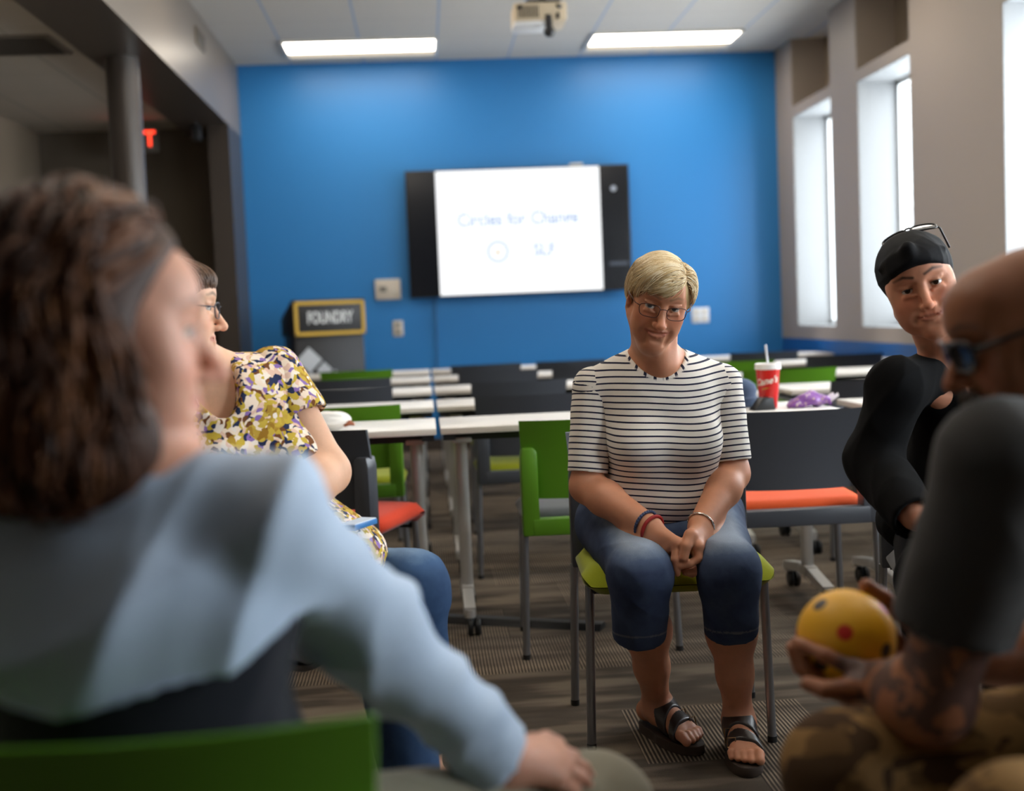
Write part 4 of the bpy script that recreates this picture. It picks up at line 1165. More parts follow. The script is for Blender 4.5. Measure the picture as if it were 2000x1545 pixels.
# ---- jeans
def denim_mat(name, deep, mid, pale):
    M = Mat(name, mid, 0.85, spec=0.2)
    n1, n2 = M.noise(14, 4, 0.6), M.noise(620, 2)
    f = M.math('ADD', M.math('MULTIPLY', (M.attr('fade'), 2), 0.75), M.math('MULTIPLY_ADD', (n1, 0), 0.5, -0.12))
    b = M.ramp(f, [(0.0, deep), (0.45, mid), (0.95, pale)])
    b = M.mix(M.math('MULTIPLY', (n2, 0), 0.45), b, deep)
    b = M.mix((M.attr('seam'), 2), b, srgb(150, 150, 150))
    M.base(b); M.bump((n2, 0), 0.25, 0.0008); return M.m
jeans = denim_mat('denim_faded', srgb(40, 50, 76), srgb(86, 102, 128), srgb(160, 174, 192))
J = Field()
HM = (at(1252, 1247, Y=2.93), at(1433, 1240, Y=2.90))
for i, s in enumerate((-1, 1)):
    J.cone(HIP[i] + V3(s * 0.012, 0, -0.002), KN[i] + V3(0, 0.01, 0.0), 0.100, 0.071, 0.035)
    J.cone(KN[i], HM[i] + V3(0, 0.026, 0), 0.073, 0.0680, 0.04, cut=True)
    J.cone(HM[i] + V3(0, 0.026, 0.035), HM[i] + V3(0, 0.026, -0.03), 0.050, 0.052, 0.004, 'c')
J.ell((0.610, 3.26, 0.565), (0.215, 0.135, 0.10), 0.05)
J.ell((0.610, 3.10, 0.530), (0.10, 0.10, 0.055), 0.05)
J.cone((0.61, 2.98, 0.47), (0.61, 3.3, 0.30), 0.07, 0.07, 0.03, 'c')
jv, jq = J.mesh(0.0045); jv = relax(jv, jq, 2); jn = vnormals(jv, jq)
fade = np.zeros(len(jv)); seam = np.zeros(len(jv))
for i, s in enumerate((-1, 1)):
    d, t = seg_dist(jv, HIP[i] + V3(0, -0.03, 0.09), KN[i] + V3(0, 0, 0.075)); fade = np.maximum(fade, 1.25 * soft(d, 0.02, 0.095))
    d, t = seg_dist(jv, HM[i] + V3(-0.2, 0, 0.012), HM[i] + V3(0.2, 0, 0.012))
    seam = np.maximum(seam, (np.abs(jv[:, 2] - (HM[i][2] + 0.016)) < 0.0022) * (jv[:, 2] < 0.40) * 0.35 * (np.linalg.norm(jv - HM[i], axis=1) < 0.1))
jv = folds(jv, jn, 0.006, 22, 5, axis=(1, 0.2, 0.4))
settle(mesh_obj('jeans', jv, jq, jeans, P1, attrs=dict(fade=fade, seam=seam)), P1)
# ---- sandals
leather = Mat('dark_leather', srgb(46, 36, 32), 0.32, spec=0.5).m; cork = plastic('cork_sole', srgb(60, 46, 36), 0.7); brass = Mat('buckle', srgb(150, 120, 84), 0.3, metal=0.9).m
def sandal(i):
    f = unit((TOE[i] - AN[i]) * (1, 1, 0)); sd = V3(-f[1], f[0], 0) * (-1 if i == 0 else 1)
    o = AN[i].copy(); o[2] = 0
    out = []
    for k in range(40):
        a = 2 * PI * k / 40; c, s_ = math.cos(a), math.sin(a)
        x = 0.055 + 0.128 * c; w = (0.0455 if c > 0 else 0.036) * (abs(s_) ** 0.8) * (1 if s_ > 0 else -1)
        if c > 0 and s_ > 0: w += 0.006 * c * s_
        out.append(o + f * x + sd * w)
    b = MB(); b.prism([tuple(p) for p in out], (0, 0, 0.001), (0, 0, 0.026), bev=0.004)
    sole = settle(b.build('sandal', cork, P1), P1)
    for x0, wd, rk in ((0.062, 0.019, 0.16), (0.110, 0.0120, -0.10)):
        c = o + f * x0 + V3(0, 0, 0.05); n_ = f + sd * (-0.25) + V3(0, 0, 0.30)
        Sf = Field(); g = composite(feet[i]); lo, hi = c - 0.075, c + 0.075
        Sf._put(lambda X, Y, Z: g(X, Y, Z) - 0.0048, lo, hi, 0.001, 'u'); Sf.slab(c, n_, wd, lo, hi)
        Sf.slab(V3(0, 0, 0.016), (0, 0, -1), None, lo, hi)
        sv, sq = Sf.mesh(0.0022); sv = relax(sv, sq, 3)
        stp = mesh_obj('strap', sv, sq, leather, sole)
        out_ = c - sd * 0.030 + V3(0, 0, 0.012); d_ = Sf.grad(out_[None])[0]
        for _ in range(12): out_ = out_ - d_ * Sf.value(out_[None])[0] * 0.7
        q2 = out_ + d_ * 0.002; e1 = unit(np.cross(d_, sd)) * wd * 0.95; e2 = unit(np.cross(d_, e1)) * 0.010
        bb = MB(); bb.tube([tuple(q2 + e1 + e2), tuple(q2 - e1 + e2), tuple(q2 - e1 - e2), tuple(q2 + e1 - e2), tuple(q2 + e1 + e2), tuple(q2 - e1 + e2)], 0.0017, 6)
        bb.build('buckle', brass, sole)
sandal(0); sandal(1)
# ---- glasses
def glasses(root, Hd, name, frame_mat, lens_mat, hw=0.026, hh=0.0165, y=-0.104, z=-0.004, r=0.0011, templ=True, curve=0.010, short=False):
    g = None
    def lens(s):
        pts = []
        for k in range(28):
            a = 2 * PI * k / 28; ca, sa = math.cos(a), math.sin(a); e = 0.62
            x = hw * abs(ca) ** e * (1 if ca > 0 else -1); zz = hh * abs(sa) ** e * (1 if sa > 0 else -1)
            zz *= (1.0 if sa > 0 else 1.05); x *= (1.0 if sa > 0 else 0.93)
            X = s * (0.0345) + x; pts.append(Hd((X, y + curve * (abs(X) / 0.06) ** 2, z + zz)))
        return pts
    for s in (-1, 1):
        p = lens(s); o = settle(wire(root if g is None else g, name if g is None else 'rim', p, r, frame_mat, closed=True), root)
        if g is None: g = o
        else: o.matrix_parent_inverse = Matrix.Identity(4)
        if lens_mat is not None:
            c = np.mean(p, 0); V = [c] + list(p); Fq = [(0, k + 1, (k + 1) % 28 + 1) for k in range(28)]
            mesh_obj('lens', V, Fq, lens_mat, g)
    wire(g, 'bridge', [Hd((-0.0095, y + 0.0005, z + 0.006)), Hd((-0.004, y - 0.003, z + 0.009)), Hd((0.004, y - 0.003, z + 0.009)), Hd((0.0095, y + 0.0005, z + 0.006))], r, frame_mat)
    if templ:
        for s in (-1, 1):
            tp = [Hd((s * 0.060, y + curve + 0.001, z + 0.007)), Hd((s * 0.070, y + 0.022, z + 0.008)), Hd((s * 0.079, -0.03, z + 0.010)), Hd((s * 0.080, 0.012, z + 0.012)), Hd((s * 0.079, 0.024, z - 0.002))]
            wire(g, 'temple', tp[:3] if short else tp, r * 1.2, frame_mat)
    return g
M = Mat('spectacle_lens', (1, 1, 1, 1), 0.02); tr = M.n('ShaderNodeBsdfTransparent'); gl = M.n('ShaderNodeBsdfGlossy', i_Roughness=0.02); mx = M.n('ShaderNodeMixShader', i_0=0.05)
M.l(tr, 0, mx, 1); M.l(gl, 0, mx, 2); M.l(mx, 0, M.t.nodes['Material Output'], 'Surface'); lens_clear = M.m
glasses(P1, Hd, 'glasses', Mat('bronze_frame', srgb(96, 62, 56), 0.35, metal=0.6).m, lens_clear)
# ---- hair
HF = Field(); HF.frame(hR, ht, hs)
HF.ell((0.006, 0.018, 0.026), (0.076, 0.100, 0.073), 0.02)
HF.ell((-0.006, -0.030, 0.052), (0.055, 0.058, 0.043), 0.04)
HF.ell((-0.052, 0.010, 0.014), (0.020, 0.055, 0.046), 0.03)
HF.ell((0.066, 0.012, 0.010), (0.021, 0.055, 0.056), 0.03)
HF.ell((0.0, 0.060, -0.01), (0.066, 0.055, 0.070), 0.03)
blonde = hair_mat('blonde_hair', [srgb(150, 116, 74), srgb(204, 174, 124), srgb(224, 204, 164), srgb(240, 230, 208)])
grow = Field(); grow.p = list(HF.p); grow.frame(hR, ht, hs)
# carve the face out of the cap
grow.ell((0.012, -0.115, -0.018), (0.066, 0.075, 0.083), 0.006, 'c')
grow.ell((-0.02, -0.120, -0.012), (0.062, 0.072, 0.062), 0.006, 'c')
for s in (-1, 1): grow.ell((s * 0.082, -0.006, -0.030), (0.030, 0.032, 0.040), 0.006, 'c')
grow.cone((0, 0.02, -0.09), (0, -0.05, -0.2), 0.075, 0.09, 0.01, 'c')
hv, hq = grow.mesh(0.0035); hv = relax(hv, hq, 1)
hn = vnormals(hv, hq); hv = hv - hn * 0.003
capo = settle(mesh_obj('hair', hv, hq, blonde, P1, attrs=dict(lock=np.full(len(hv), 0.30))), P1)
loc = lambda P: ((P - ht) @ hR) / hs
part = 0.046
def flow(P, t):
    l = loc(P); d = np.zeros_like(l); left = l[:, 0] < part + 0.002
    fr = np.clip((0.03 - l[:, 1]) / 0.10, 0, 1)
    d[left] = np.stack([-1.0 * np.ones(left.sum()), 0.10 - 0.30 * fr[left], -0.25 - 0.25 * fr[left]], 1)
    rt = ~left
    d[rt] = np.stack([0.55 * np.ones(rt.sum()), 0.45 * np.ones(rt.sum()), -0.8 * np.ones(rt.sum())], 1)
    side = np.abs(l[:, 0]) > 0.062
    d[side] = np.stack([0.05 * np.sign(l[side, 0]), 0.55 * np.ones(side.sum()), -1.0 * np.ones(side.sum())], 1)
    bk = l[:, 1] > 0.06
    d[bk] = np.stack([0.2 * np.sign(l[bk, 0]), 0.35 * np.ones(bk.sum()), -1.0 * np.ones(bk.sum())], 1)
    return d @ hR.T
def ok1(P):
    l = loc(P); z = l[:, 2]; y = l[:, 1]
    hairline = np.where(l[:, 0] < part, 0.055 - 0.30 * (l[:, 0] - part) * 0 , 0.066)
    return ((z > hairline) | (y > 0.0) & (z > -0.03) | (y > -0.055) & (z > 0.045)) & (z > -0.075) & (grow.value(P) < 0.006)
pts = cap_points(HF, ht - 0.15, ht + 0.15, 4200, ok1, rng)
strands('hair_locks', pts, flow, HF, lambda t: 0.001 + 0.004 * math.sin(PI * min(1, t * 1.1)), 11, 0.0056, 0.0011, blonde, capo, rng, wob=0.16)
fl = part + 0.002 - 0.006 * rng.rand(640); yy = -0.065 + 0.10 * rng.rand(640)
pp = np.stack([fl, yy, 0.13 + 0 * yy], 1) @ hR.T * hs + ht
for _ in range(6): pp = pp - HF.grad(pp) * HF.value(pp)[:, None]
strands('fringe', pp, flow, HF, lambda t: 0.003 + 0.006 * math.sin(PI * min(1, t)), 22, 0.0058, 0.0012, blonde, capo, rng, wob=0.12)
# ---- bracelets
def bangle(root, name, a, b2, tpos, R, r, mat, n=26, beads=0, flat=1.0):
    ax = unit(b2 - a); c = a + (b2 - a) * tpos; u = unit(np.cross(ax, V3(0, 0, 1))); w2 = np.cross(ax, u)
    P = [c + (u * math.cos(2 * PI * k / n) + w2 * math.sin(2 * PI * k / n)) * R for k in range(n)]
    m_ = MB(); m_.tube([tuple(p) for p in P + P[:2]], r, 8)
    if beads:
        for k in range(beads):
            p = c + (u * math.cos(2 * PI * k / beads) + w2 * math.sin(2 * PI * k / beads)) * R
            m_.lathe([(r * 1.25 * math.sin(x), r * 1.25 * math.cos(x)) for x in np.linspace(PI, 0, 7)], p, 8)
    return settle(m_.build(name, mat, root), root)
bangle(P1, 'bracelet', EL[0], WR[0], 0.93, 0.0345, 0.0034, plastic('navy_cord', srgb(48, 62, 96), 0.6), beads=30)['label'] = 'dark blue braided bracelet'
bangle(P1, 'bracelet', EL[0], WR[0], 1.03, 0.0335, 0.0044, plastic('red_cord', srgb(160, 26, 24), 0.6), beads=0)['label'] = 'red cord bracelet'
bangle(P1, 'bracelet', EL[1], WR[1], 0.97, 0.0335, 0.0024, Mat('silver_chain', srgb(214, 206, 196), 0.22, metal=1.0).m, beads=20)['label'] = 'silver chain bracelet'
# ================================================================== THE OTHER FOUR PEOPLE
def frame_of(side, up):
    side = unit(side); up = unit(np.asarray(up) - side * (np.asarray(up) @ side)); return np.stack([side, np.cross(up, side), up], 1)   # columns: side, back, up
def torso(F, NB, SH, HC, w=1.0, dpt=1.0, belly=0.0, g=0.0, k=0.05, bust=0.0):
    """NB neck base, SH shoulders (the figure's right, left seen from behind its x axis), HC middle of the hips"""
    R = frame_of(SH[1] - SH[0], NB - HC); L = np.linalg.norm(NB - HC)
    P = lambda x, y, z: HC + R @ V3(x, y, z * L)
    F.ell(P(0, 0.0, 0.72), (0.160 * w, 0.108 * dpt, 0.125), k, R=R, infl=g)
    F.ell(P(0, 0.0, 0.42), (0.145 * w, 0.112 * dpt + 0.4 * belly, 0.15), k, R=R, infl=g)
    F.ell(P(0, -belly * 0.6, 0.20), (0.168 * w, 0.122 * dpt + 0.7 * belly, 0.12), k, R=R, infl=g)
    F.ell(P(0, 0.0, 0.03), (0.185 * w, 0.130 * dpt, 0.09), k, R=R, infl=g)
    if g > 0: F.ell(P(0, -0.030 * dpt, 0.88), (0.125 * w, 0.066, 0.075), k, R=R, infl=g)
    if bust:
        for s in (-1, 1): F.ell(P(s * 0.07 * w, -0.075 * dpt - 0.012 * bust, 0.58), (0.068, 0.062, 0.064), k, R=R, infl=g)
    for i, s in enumerate((-1, 1)): F.cone(NB + R @ V3(s * 0.03, 0.012, -0.012), SH[i], 0.046, 0.050, 0.03, infl=g)
    return R
def person_body(name_root, hR, ht, hs, FP, NB, SH, EL, WR, HIP, KN, AN, TOE, skin, hands, arm=1.0, w=1.0, h=0.006, fine=(), neck=0.055, head_h=0.003, tattoo=None, back_view=False):
    B = Field(); Hd = lambda p: hR @ (np.asarray(p, float) * hs) + ht
    B.frame(hR, ht, hs); head(B, FP); B.frame()
    B.cone(Hd((0, 0.022, -0.075)), NB, neck * 0.95, neck * 1.06, 0.03)
    HC = (HIP[0] + HIP[1]) / 2; R = torso(B, NB, SH[::-1] if back_view else SH, HC, w * 0.93, 0.92)
    B.ell(NB + R @ V3(0, -0.025, -0.065), (0.085, 0.045, 0.05), 0.05, R=R)
    for i in (0, 1):
        B.cone(SH[i], EL[i], 0.047 * arm, 0.041 * arm, 0.03)
        fm = EL[i] + (WR[i] - EL[i]) * 0.3
        B.chain([EL[i], fm, WR[i]], [0.0415 * arm, 0.0435 * arm, 0.030 * arm ** 0.5], 0.025)
        B.cone(HIP[i], KN[i], 0.078, 0.056, 0.04)
        B.chain([KN[i], KN[i] + (AN[i] - KN[i]) * 0.4, AN[i]], [0.052, 0.054, 0.036], 0.03)
        B.cone(AN[i] + V3(0, 0, -0.02), TOE[i], 0.036, 0.028, 0.03)
    for hd in hands: hand(B, **hd)
    hc = Hd((0, 0, 0)); v, q = B.mesh(h, [(hc - 0.150 * hs, hc + 0.150 * hs, head_h)] + list(fine)); v = relax(v, q, 1, 0.4)
    at_ = face_attrs(v, hR, ht, hs, FP)
    at_['tattoo'] = tattoo(v) if tattoo is not None else np.zeros(len(v))
    settle(mesh_obj('body', v, q, skin, name_root, attrs=at_), name_root)
    return B, Hd, R, HC
def garment(root, name, F, mat, h=0.006, fold=(0.004, 24, 1, None), attrs=None, sm=2, parent=None):
    v, q = F.mesh(h); v = relax(v, q, sm)
    if fold: v = folds(v, vnormals(v, q), *fold)
    return settle(mesh_obj(name, v, q, mat, root, attrs=(attrs(v) if attrs else None)), root)
def eyes(root, Hd, hs, FP, iris, look=None, lash=True):
    for s in (-1, 1):
        c = Hd((s * 0.031, -0.0735, 0)); f = Hd((s * 0.031, -1.0, 0)) - c if look is None else np.asarray(look) - c
        settle(eye(root, c, f, 0.0128 * hs, iris), root)
        if lash: settle(lashes(root, Hd, FP, s), root)
def shoe(root, AN, TOE, mat, name='shoe'):
    for i in (0, 1):
        f = unit((TOE[i] - AN[i]) * (1, 1, 0)); S = Field(); a = AN[i].copy(); a[2] = 0.05; b = TOE[i].copy(); b[2] = 0.038
        S.cone(a - f * 0.04, b, 0.046, 0.040, 0.02); S.cone(AN[i] - f * 0.01, a, 0.045, 0.045, 0.02)
        S.slab((0, 0, 0.002), (0, 0, -1), None, np.minimum(a, b) - 0.15, np.maximum(a, b) + 0.15)
        garment(root, name, S, mat, 0.006, None)
def trousers(root, name, HIP, KN, AN, mat, w=1.0, hem=0.86, g=0.0, fold=(0.006, 20, 5, None), attrs=None, h=0.006, hipw=1.0):
    J = Field(); HC = (HIP[0] + HIP[1]) / 2
    for i in (0, 1):
        a = KN[i] + (AN[i] - KN[i]) * hem
        J.cone(HIP[i], KN[i], 0.098 * w, 0.077 * w, 0.035); J.cone(KN[i], a, 0.077 * w, 0.058 * w, 0.035, cut=True)
        J.cone(a - unit(AN[i] - KN[i]) * 0.035, a + unit(AN[i] - KN[i]) * 0.03, 0.044 * w, 0.044 * w, 0.002, 'c')
    sd = unit(HIP[1] - HIP[0]); R = frame_of(sd, V3(0, 0, 1))
    J.ell(HC + V3(0, 0, 0.02), (0.20 * w * hipw, 0.135 * w, 0.10), 0.05, R=R)
    return garment(root, name, J, mat, h, fold, attrs)
pr = np.random.RandomState(21)
# ------------------------------------------------------------------ person in the floral blouse
P2 = thing('person', 'person in a floral blouse and jeans, face partly hidden behind the brown haired head', 'person', (-0.36, 2.72, 0))
hR2 = rot(4, 0, 100); hs2 = 0.97; ht2 = at(440, 638, Y=2.62) - hR2 @ V3(0, -0.117, -0.038) * hs2
NB2 = V3(-0.450, 2.70, 1.015); SH2 = (V3(-0.585, 2.60, 0.965), at(540, 742, Y=2.74))
EL2 = (V3(-0.62, 2.46, 0.74), at(640, 922, Y=2.68)); WR2 = (V3(-0.42, 2.38, 0.66), at(548, 985, Y=2.50))
HIP2 = (V3(-0.44, 2.66, 0.555), V3(-0.36, 2.82, 0.555)); KN2 = (V3(-0.10, 2.44, 0.505), at(806, 1150, Y=2.70))
AN2 = (V3(-0.06, 2.46, 0.085), KN2[1] + V3(0.01, 0.04, 0) - V3(0, 0, KN2[1][2] - 0.085)); TOE2 = (V3(0.10, 2.40, 0.032), AN2[1] + V3(0.16, -0.02, -0.053))
FP2 = dict(FACE, wide=0.98, smile=0.2, fat=0.5, nose=1.0)
skin2 = skin_mat('skin_pale', srgb(226, 178, 148), srgb(190, 112, 100), srgb(120, 90, 66))
h2 = dict(wrist=WR2[1], knuckles=[WR2[1] + V3(-0.05 - 0.004 * j, -0.055 + 0.018 * j, -0.012 - 0.008 * j) for j in range(4)],
          fingers=[[WR2[1] + V3(-0.085 - 0.004 * j, -0.085 + 0.018 * j, -0.022 - 0.008 * j), WR2[1] + V3(-0.105, -0.105 + 0.018 * j, -0.040 - 0.006 * j)] for j in range(4)],
          thumb=[WR2[1] + V3(-0.02, -0.045, 0.012), WR2[1] + V3(-0.045, -0.075, 0.012), WR2[1] + V3(-0.06, -0.095, 0.004)], r=0.0088)
h2r = dict(wrist=WR2[0], knuckles=[WR2[0] + V3(0.055, -0.03 + 0.018 * j, -0.015) for j in range(4)],
           fingers=[[WR2[0] + V3(0.09, -0.03 + 0.018 * j, -0.025), WR2[0] + V3(0.115, -0.026 + 0.018 * j, -0.045)] for j in range(4)],
           thumb=[WR2[0] + V3(0.02, 0.035, 0), WR2[0] + V3(0.05, 0.05, -0.005), WR2[0] + V3(0.075, 0.052, -0.012)], r=0.0088)
B2, Hd2, R2, HC2 = person_body(P2, hR2, ht2, hs2, FP2, NB2, SH2, EL2, WR2, HIP2, KN2, AN2, TOE2, skin2, [h2, h2r], arm=1.12, w=1.05)
eyes(P2, Hd2, hs2, FP2, iris_brown)
g2 = glasses(P2, Hd2, 'glasses', Mat('grey_frame', srgb(60, 66, 78), 0.3, metal=0.5).m, lens_clear, r=0.0012)
M = Mat('floral_print', srgb(236, 214, 190), 0.75, spec=0.2)
nz = M.noise(26, 2); c = M.n('ShaderNodeTexCoord'); vm = M.n('ShaderNodeVectorMath', operation='MULTIPLY_ADD'); vm.inputs[1].default_value = (0.05, 0.05, 0.05)
M.l(nz, 1, vm, 0); M.l(c, 'Object', vm, 2)
v1 = M.n('ShaderNodeTexVoronoi', i_Scale=92.0); M.l(vm, 0, v1, 'Vector'); sx = M.n('ShaderNodeSeparateColor'); M.l(v1, 1, sx, 0)
cream = srgb(240, 220, 198)
rp = M.ramp((sx, 0), [(0.0, srgb(34, 44, 78)), (0.19, cream), (0.38, srgb(196, 168, 60)), (0.58, srgb(226, 190, 168)), (0.72, srgb(238, 226, 212)), (0.84, srgb(112, 68, 34)), (0.93, srgb(140, 110, 176))])
rp[0].color_ramp.interpolation = 'CONSTANT'
big = M.noise(9, 1); yl = M.math('MULTIPLY', M.math('GREATER_THAN', (big, 0), 0.56), M.math('GREATER_THAN', (sx, 1), 0.35))
M.base(M.mix(yl, rp, M.mix((sx, 2), srgb(206, 178, 70), srgb(150, 108, 30)))); floral = M.m
S2 = Field(); torso(S2, NB2, SH2, HC2, 1.12, 1.12, belly=0.05, g=0.012, bust=1.2)
S2.ell(HC2 + V3(0.10, -0.06, 0.06), (0.20, 0.17, 0.11), 0.06)
vn = NB2 + R2 @ V3(0, -0.10, 0.0)
S2.ell(NB2 + R2 @ V3(-0.040, -0.085, 0.055), (0.056, 0.11, 0.14), 0.004, 'c', R=R2)
garment(P2, 'blouse', S2, floral, 0.0055, (0.005, 26, 2, None))
for i in (0, 1):
    A = Field(); a = SH2[i]; ax = unit(EL2[i] - a); cu = a + ax * 0.105
    A.cone(a - ax * 0.012, cu, 0.066, 0.070, 0.01, cut=True); A.cone(cu - ax * 0.03, cu + ax * 0.03, 0.058, 0.060, 0.002, 'c'); garment(P2, 'sleeve', A, floral, 0.005, (0.005, 34, 9 + i, None))
blue_jeans = denim_mat('denim_blue', srgb(34, 54, 84), srgb(64, 92, 126), srgb(124, 150, 178))
def fade2(v):
    f = np.max([soft(seg_dist(v, HIP2[i] + V3(0, 0, 0.09), KN2[i] + V3(0, 0, 0.08))[0], 0.02, 0.09) for i in (0, 1)], 0); return dict(fade=f * 0.9, seam=np.zeros(len(v)))
trousers(P2, 'jeans', HIP2, KN2, AN2, blue_jeans, 1.03, attrs=fade2)
shoe(P2, AN2, TOE2, leather)
HF2 = Field(); HF2.frame(hR2, ht2, hs2); HF2.ell((0, 0.020, 0.030), (0.083, 0.104, 0.085), 0.02); HF2.ell((0, 0.05, -0.03), (0.076, 0.070, 0.080), 0.03)
HF2.ell((0, -0.055, 0.062), (0.055, 0.040, 0.026), 0.03)
HF2.ell((0, -0.120, -0.030), (0.07, 0.075, 0.076), 0.006, 'c'); HF2.cone((0, 0, -0.09), (0, -0.05, -0.2), 0.07, 0.09, 0.01, 'c')
brown2 = hair_mat('brown_hair', [srgb(44, 30, 22), srgb(84, 60, 44), srgb(128, 98, 76)])
cap2 = garment(P2, 'hair', HF2, brown2, 0.004, None, attrs=lambda v: dict(lock=np.full(len(v), 0.3)))
loc2 = lambda P: ((P - ht2) @ hR2) / hs2
pts = cap_points(HF2, ht2 - 0.15, ht2 + 0.15, 1500, lambda P: loc2(P)[:, 2] > -0.02, pr)
strands('hair_locks', pts, lambda P, t: np.stack([0.25 * np.sign(loc2(P)[:, 0]), 0.1 - 0.7 * (loc2(P)[:, 1] < -0.03), -1.0 + 0 * P[:, 0]], 1) @ hR2.T, HF2, lambda t: 0.002, 10, 0.006, 0.0014, brown2, cap2, pr)
chair(-0.40, 2.74, -1.95, charcoal, pad_grey, 'charcoal chair holding the person in the floral blouse')
ph = thing('phone', 'pale blue phone lying in the lap of the person in the floral blouse', 'phone', tuple(at(700, 1020, Y=2.60)), -0.5)
MB().box((-0.02, -0.045, -0.010), (0.02, 0.045, 0.002), bev=0.002).build('case', plastic('phone_blue', srgb(60, 120, 180), 0.35), ph)
MB().box((-0.018, -0.043, 0.002), (0.018, 0.043, 0.0035)).build('screen', plastic('phone_screen', srgb(226, 236, 244), 0.2), ph)
# ------------------------------------------------------------------ person in the pale denim shirt, back to us
P3 = thing('person', 'person with long brown hair in a pale denim shirt seen from behind', 'person', (-0.29, 1.22, 0))
hR3 = rot(3, 0, 106); hs3 = 1.0; ht3 = at(190, 650, Y=1.20)
NB3 = at(235, 935, Y=1.19); SH3 = (at(-70, 1000, Y=1.22), at(515, 1010, Y=1.17))
EL3 = (V3(-0.64, 1.33, 0.74), at(728, 1240, Y=1.36)); WR3 = (V3(-0.50, 1.52, 0.60), at(990, 1492, Y=1.44))
HIP3 = (V3(-0.40, 1.24, 0.555), V3(-0.19, 1.24, 0.555)); KN3 = (V3(-0.36, 1.66, 0.505), at(1160, 1590, Y=1.60))
AN3 = (V3(-0.38, 1.72, 0.085), KN3[1] * (1, 1, 0) + V3(0.02, 0.06, 0.085)); TOE3 = (V3(-0.39, 1.90, 0.032), AN3[1] + V3(0.06, 0.16, -0.053))
FP3 = dict(FACE, wide=1.0, smile=0.1, fat=0.4)
skin3 = skin_mat('skin_fair', srgb(204, 150, 126), srgb(186, 112, 100), srgb(96, 66, 46))
K = lambda x, y, Y: at(x, y, Y=Y)
h3 = dict(wrist=WR3[1], knuckles=[K(1082, 1462, 1.50), K(1098, 1478, 1.485), K(1098, 1500, 1.47), K(1088, 1522, 1.455)],
          fingers=[[K(1118, 1478, 1.545), K(1138, 1505, 1.565), K(1146, 1525, 1.57)], [K(1138, 1500, 1.53), K(1158, 1528, 1.545), K(1164, 1546, 1.55)],
                   [K(1138, 1524, 1.51), K(1156, 1550, 1.525), K(1160, 1566, 1.53)], [K(1120, 1546, 1.49), K(1136, 1568, 1.50), K(1140, 1580, 1.505)]],
          thumb=[K(1040, 1455, 1.50), K(1066, 1445, 1.545), K(1090, 1452, 1.575)], r=0.0092)
h3l = dict(wrist=WR3[0], knuckles=[WR3[0] + V3(0.03 + 0.0 * j, 0.06, -0.01 - 0.016 * j) for j in range(4)],
           fingers=[[WR3[0] + V3(0.05, 0.095, -0.015 - 0.016 * j), WR3[0] + V3(0.06, 0.115, -0.03 - 0.016 * j)] for j in range(4)],
           thumb=[WR3[0] + V3(0.03, 0.03, 0.02), WR3[0] + V3(0.05, 0.06, 0.02), WR3[0] + V3(0.06, 0.08, 0.015)])
B3, Hd3, R3, HC3 = person_body(P3, hR3, ht3, hs3, FP3, NB3, SH3, EL3, WR3, HIP3, KN3, AN3, TOE3, skin3, [h3, h3l], arm=0.85, fine=[(K(1085, 1500, 1.5) - 0.1, K(1085, 1500, 1.5) + 0.1, 0.003)], head_h=0.004, back_view=True)
eyes(P3, Hd3, hs3, FP3, iris_brown)
M = Mat('pale_denim_shirt', srgb(158, 178, 202), 0.8, spec=0.2)
n1, n2 = M.noise(9, 4, 0.6), M.noise(500, 2)
M.base(M.mix(M.math('MULTIPLY', (n2, 0), 0.4), M.mix((n1, 0), srgb(172, 190, 212), srgb(202, 216, 232)), srgb(140, 160, 186))); M.bump((n2, 0), 0.25, 0.0008); chambray = M.m
S3 = Field(); torso(S3, NB3, SH3[::-1], HC3, 1.02, 1.15, belly=0.02, g=0.014)
S3.slab(HC3 + V3(0.0, 0, 0.285), unit(V3(0.18, 0.35, -1.0)), None, HC3 - 0.4, HC3 + 0.5, 0.008)
S3.cone(NB3 + V3(0, 0.0, -0.01), NB3 + V3(0, 0.01, 0.055), 0.074, 0.068, 0.02)
S3.ell(NB3 + V3(0.005, 0.045, 0.075), (0.052, 0.062, 0.06), 0.004, 'c')
for i in (0, 1):
    S3.cone(SH3[i], EL3[i], 0.074, 0.068, 0.03); e = EL3[i] + (WR3[i] - EL3[i]) * 0.92
    S3.cone(EL3[i], e, 0.067, 0.052, 0.03, cut=True); S3.cone(e - unit(WR3[i] - EL3[i]) * 0.03, e + unit(WR3[i] - EL3[i]) * 0.03, 0.038, 0.038, 0.003, 'c')
garment(P3, 'denim_shirt', S3, chambray, 0.006, (0.034, 15, 4, (0.7, 0.1, -0.7)))
U3 = Field(); torso(U3, NB3, SH3[::-1], HC3, 0.96, 1.06, belly=0.01, g=0.006)  # dark layer below the denim, emulating deep shadow in its folds
U3.slab(HC3 + V3(0, 0, 0.315), (0, 0, 1), None, HC3 - 0.4, HC3 + 0.5, 0.01)
garment(P3, 'fold_shadow_top', U3, fabric('fold_shadow_navy', srgb(26, 28, 38), 500), 0.007, (0.012, 16, 14, (0.7, 0.1, -0.7)))
khaki = fabric('khaki_cotton', srgb(128, 122, 104), 500)
trousers(P3, 'trousers', HIP3, KN3, AN3, khaki, 1.0)
shoe(P3, AN3, TOE3, leather)
HF3 = Field(); HF3.frame(hR3, ht3, hs3)
HF3.ell((0, 0.024, 0.036), (0.094, 0.116, 0.100), 0.03)
HF3.ell((0, 0.065, -0.040), (0.090, 0.080, 0.100), 0.05)
for s in (-1, 1): HF3.ell((s * 0.072, 0.030, -0.055), (0.034, 0.066, 0.090), 0.04)
HF3.ell((0, 0.050, -0.105), (0.096, 0.076, 0.045), 0.03)
HF3u = Field(); HF3u.p = list(HF3.p)
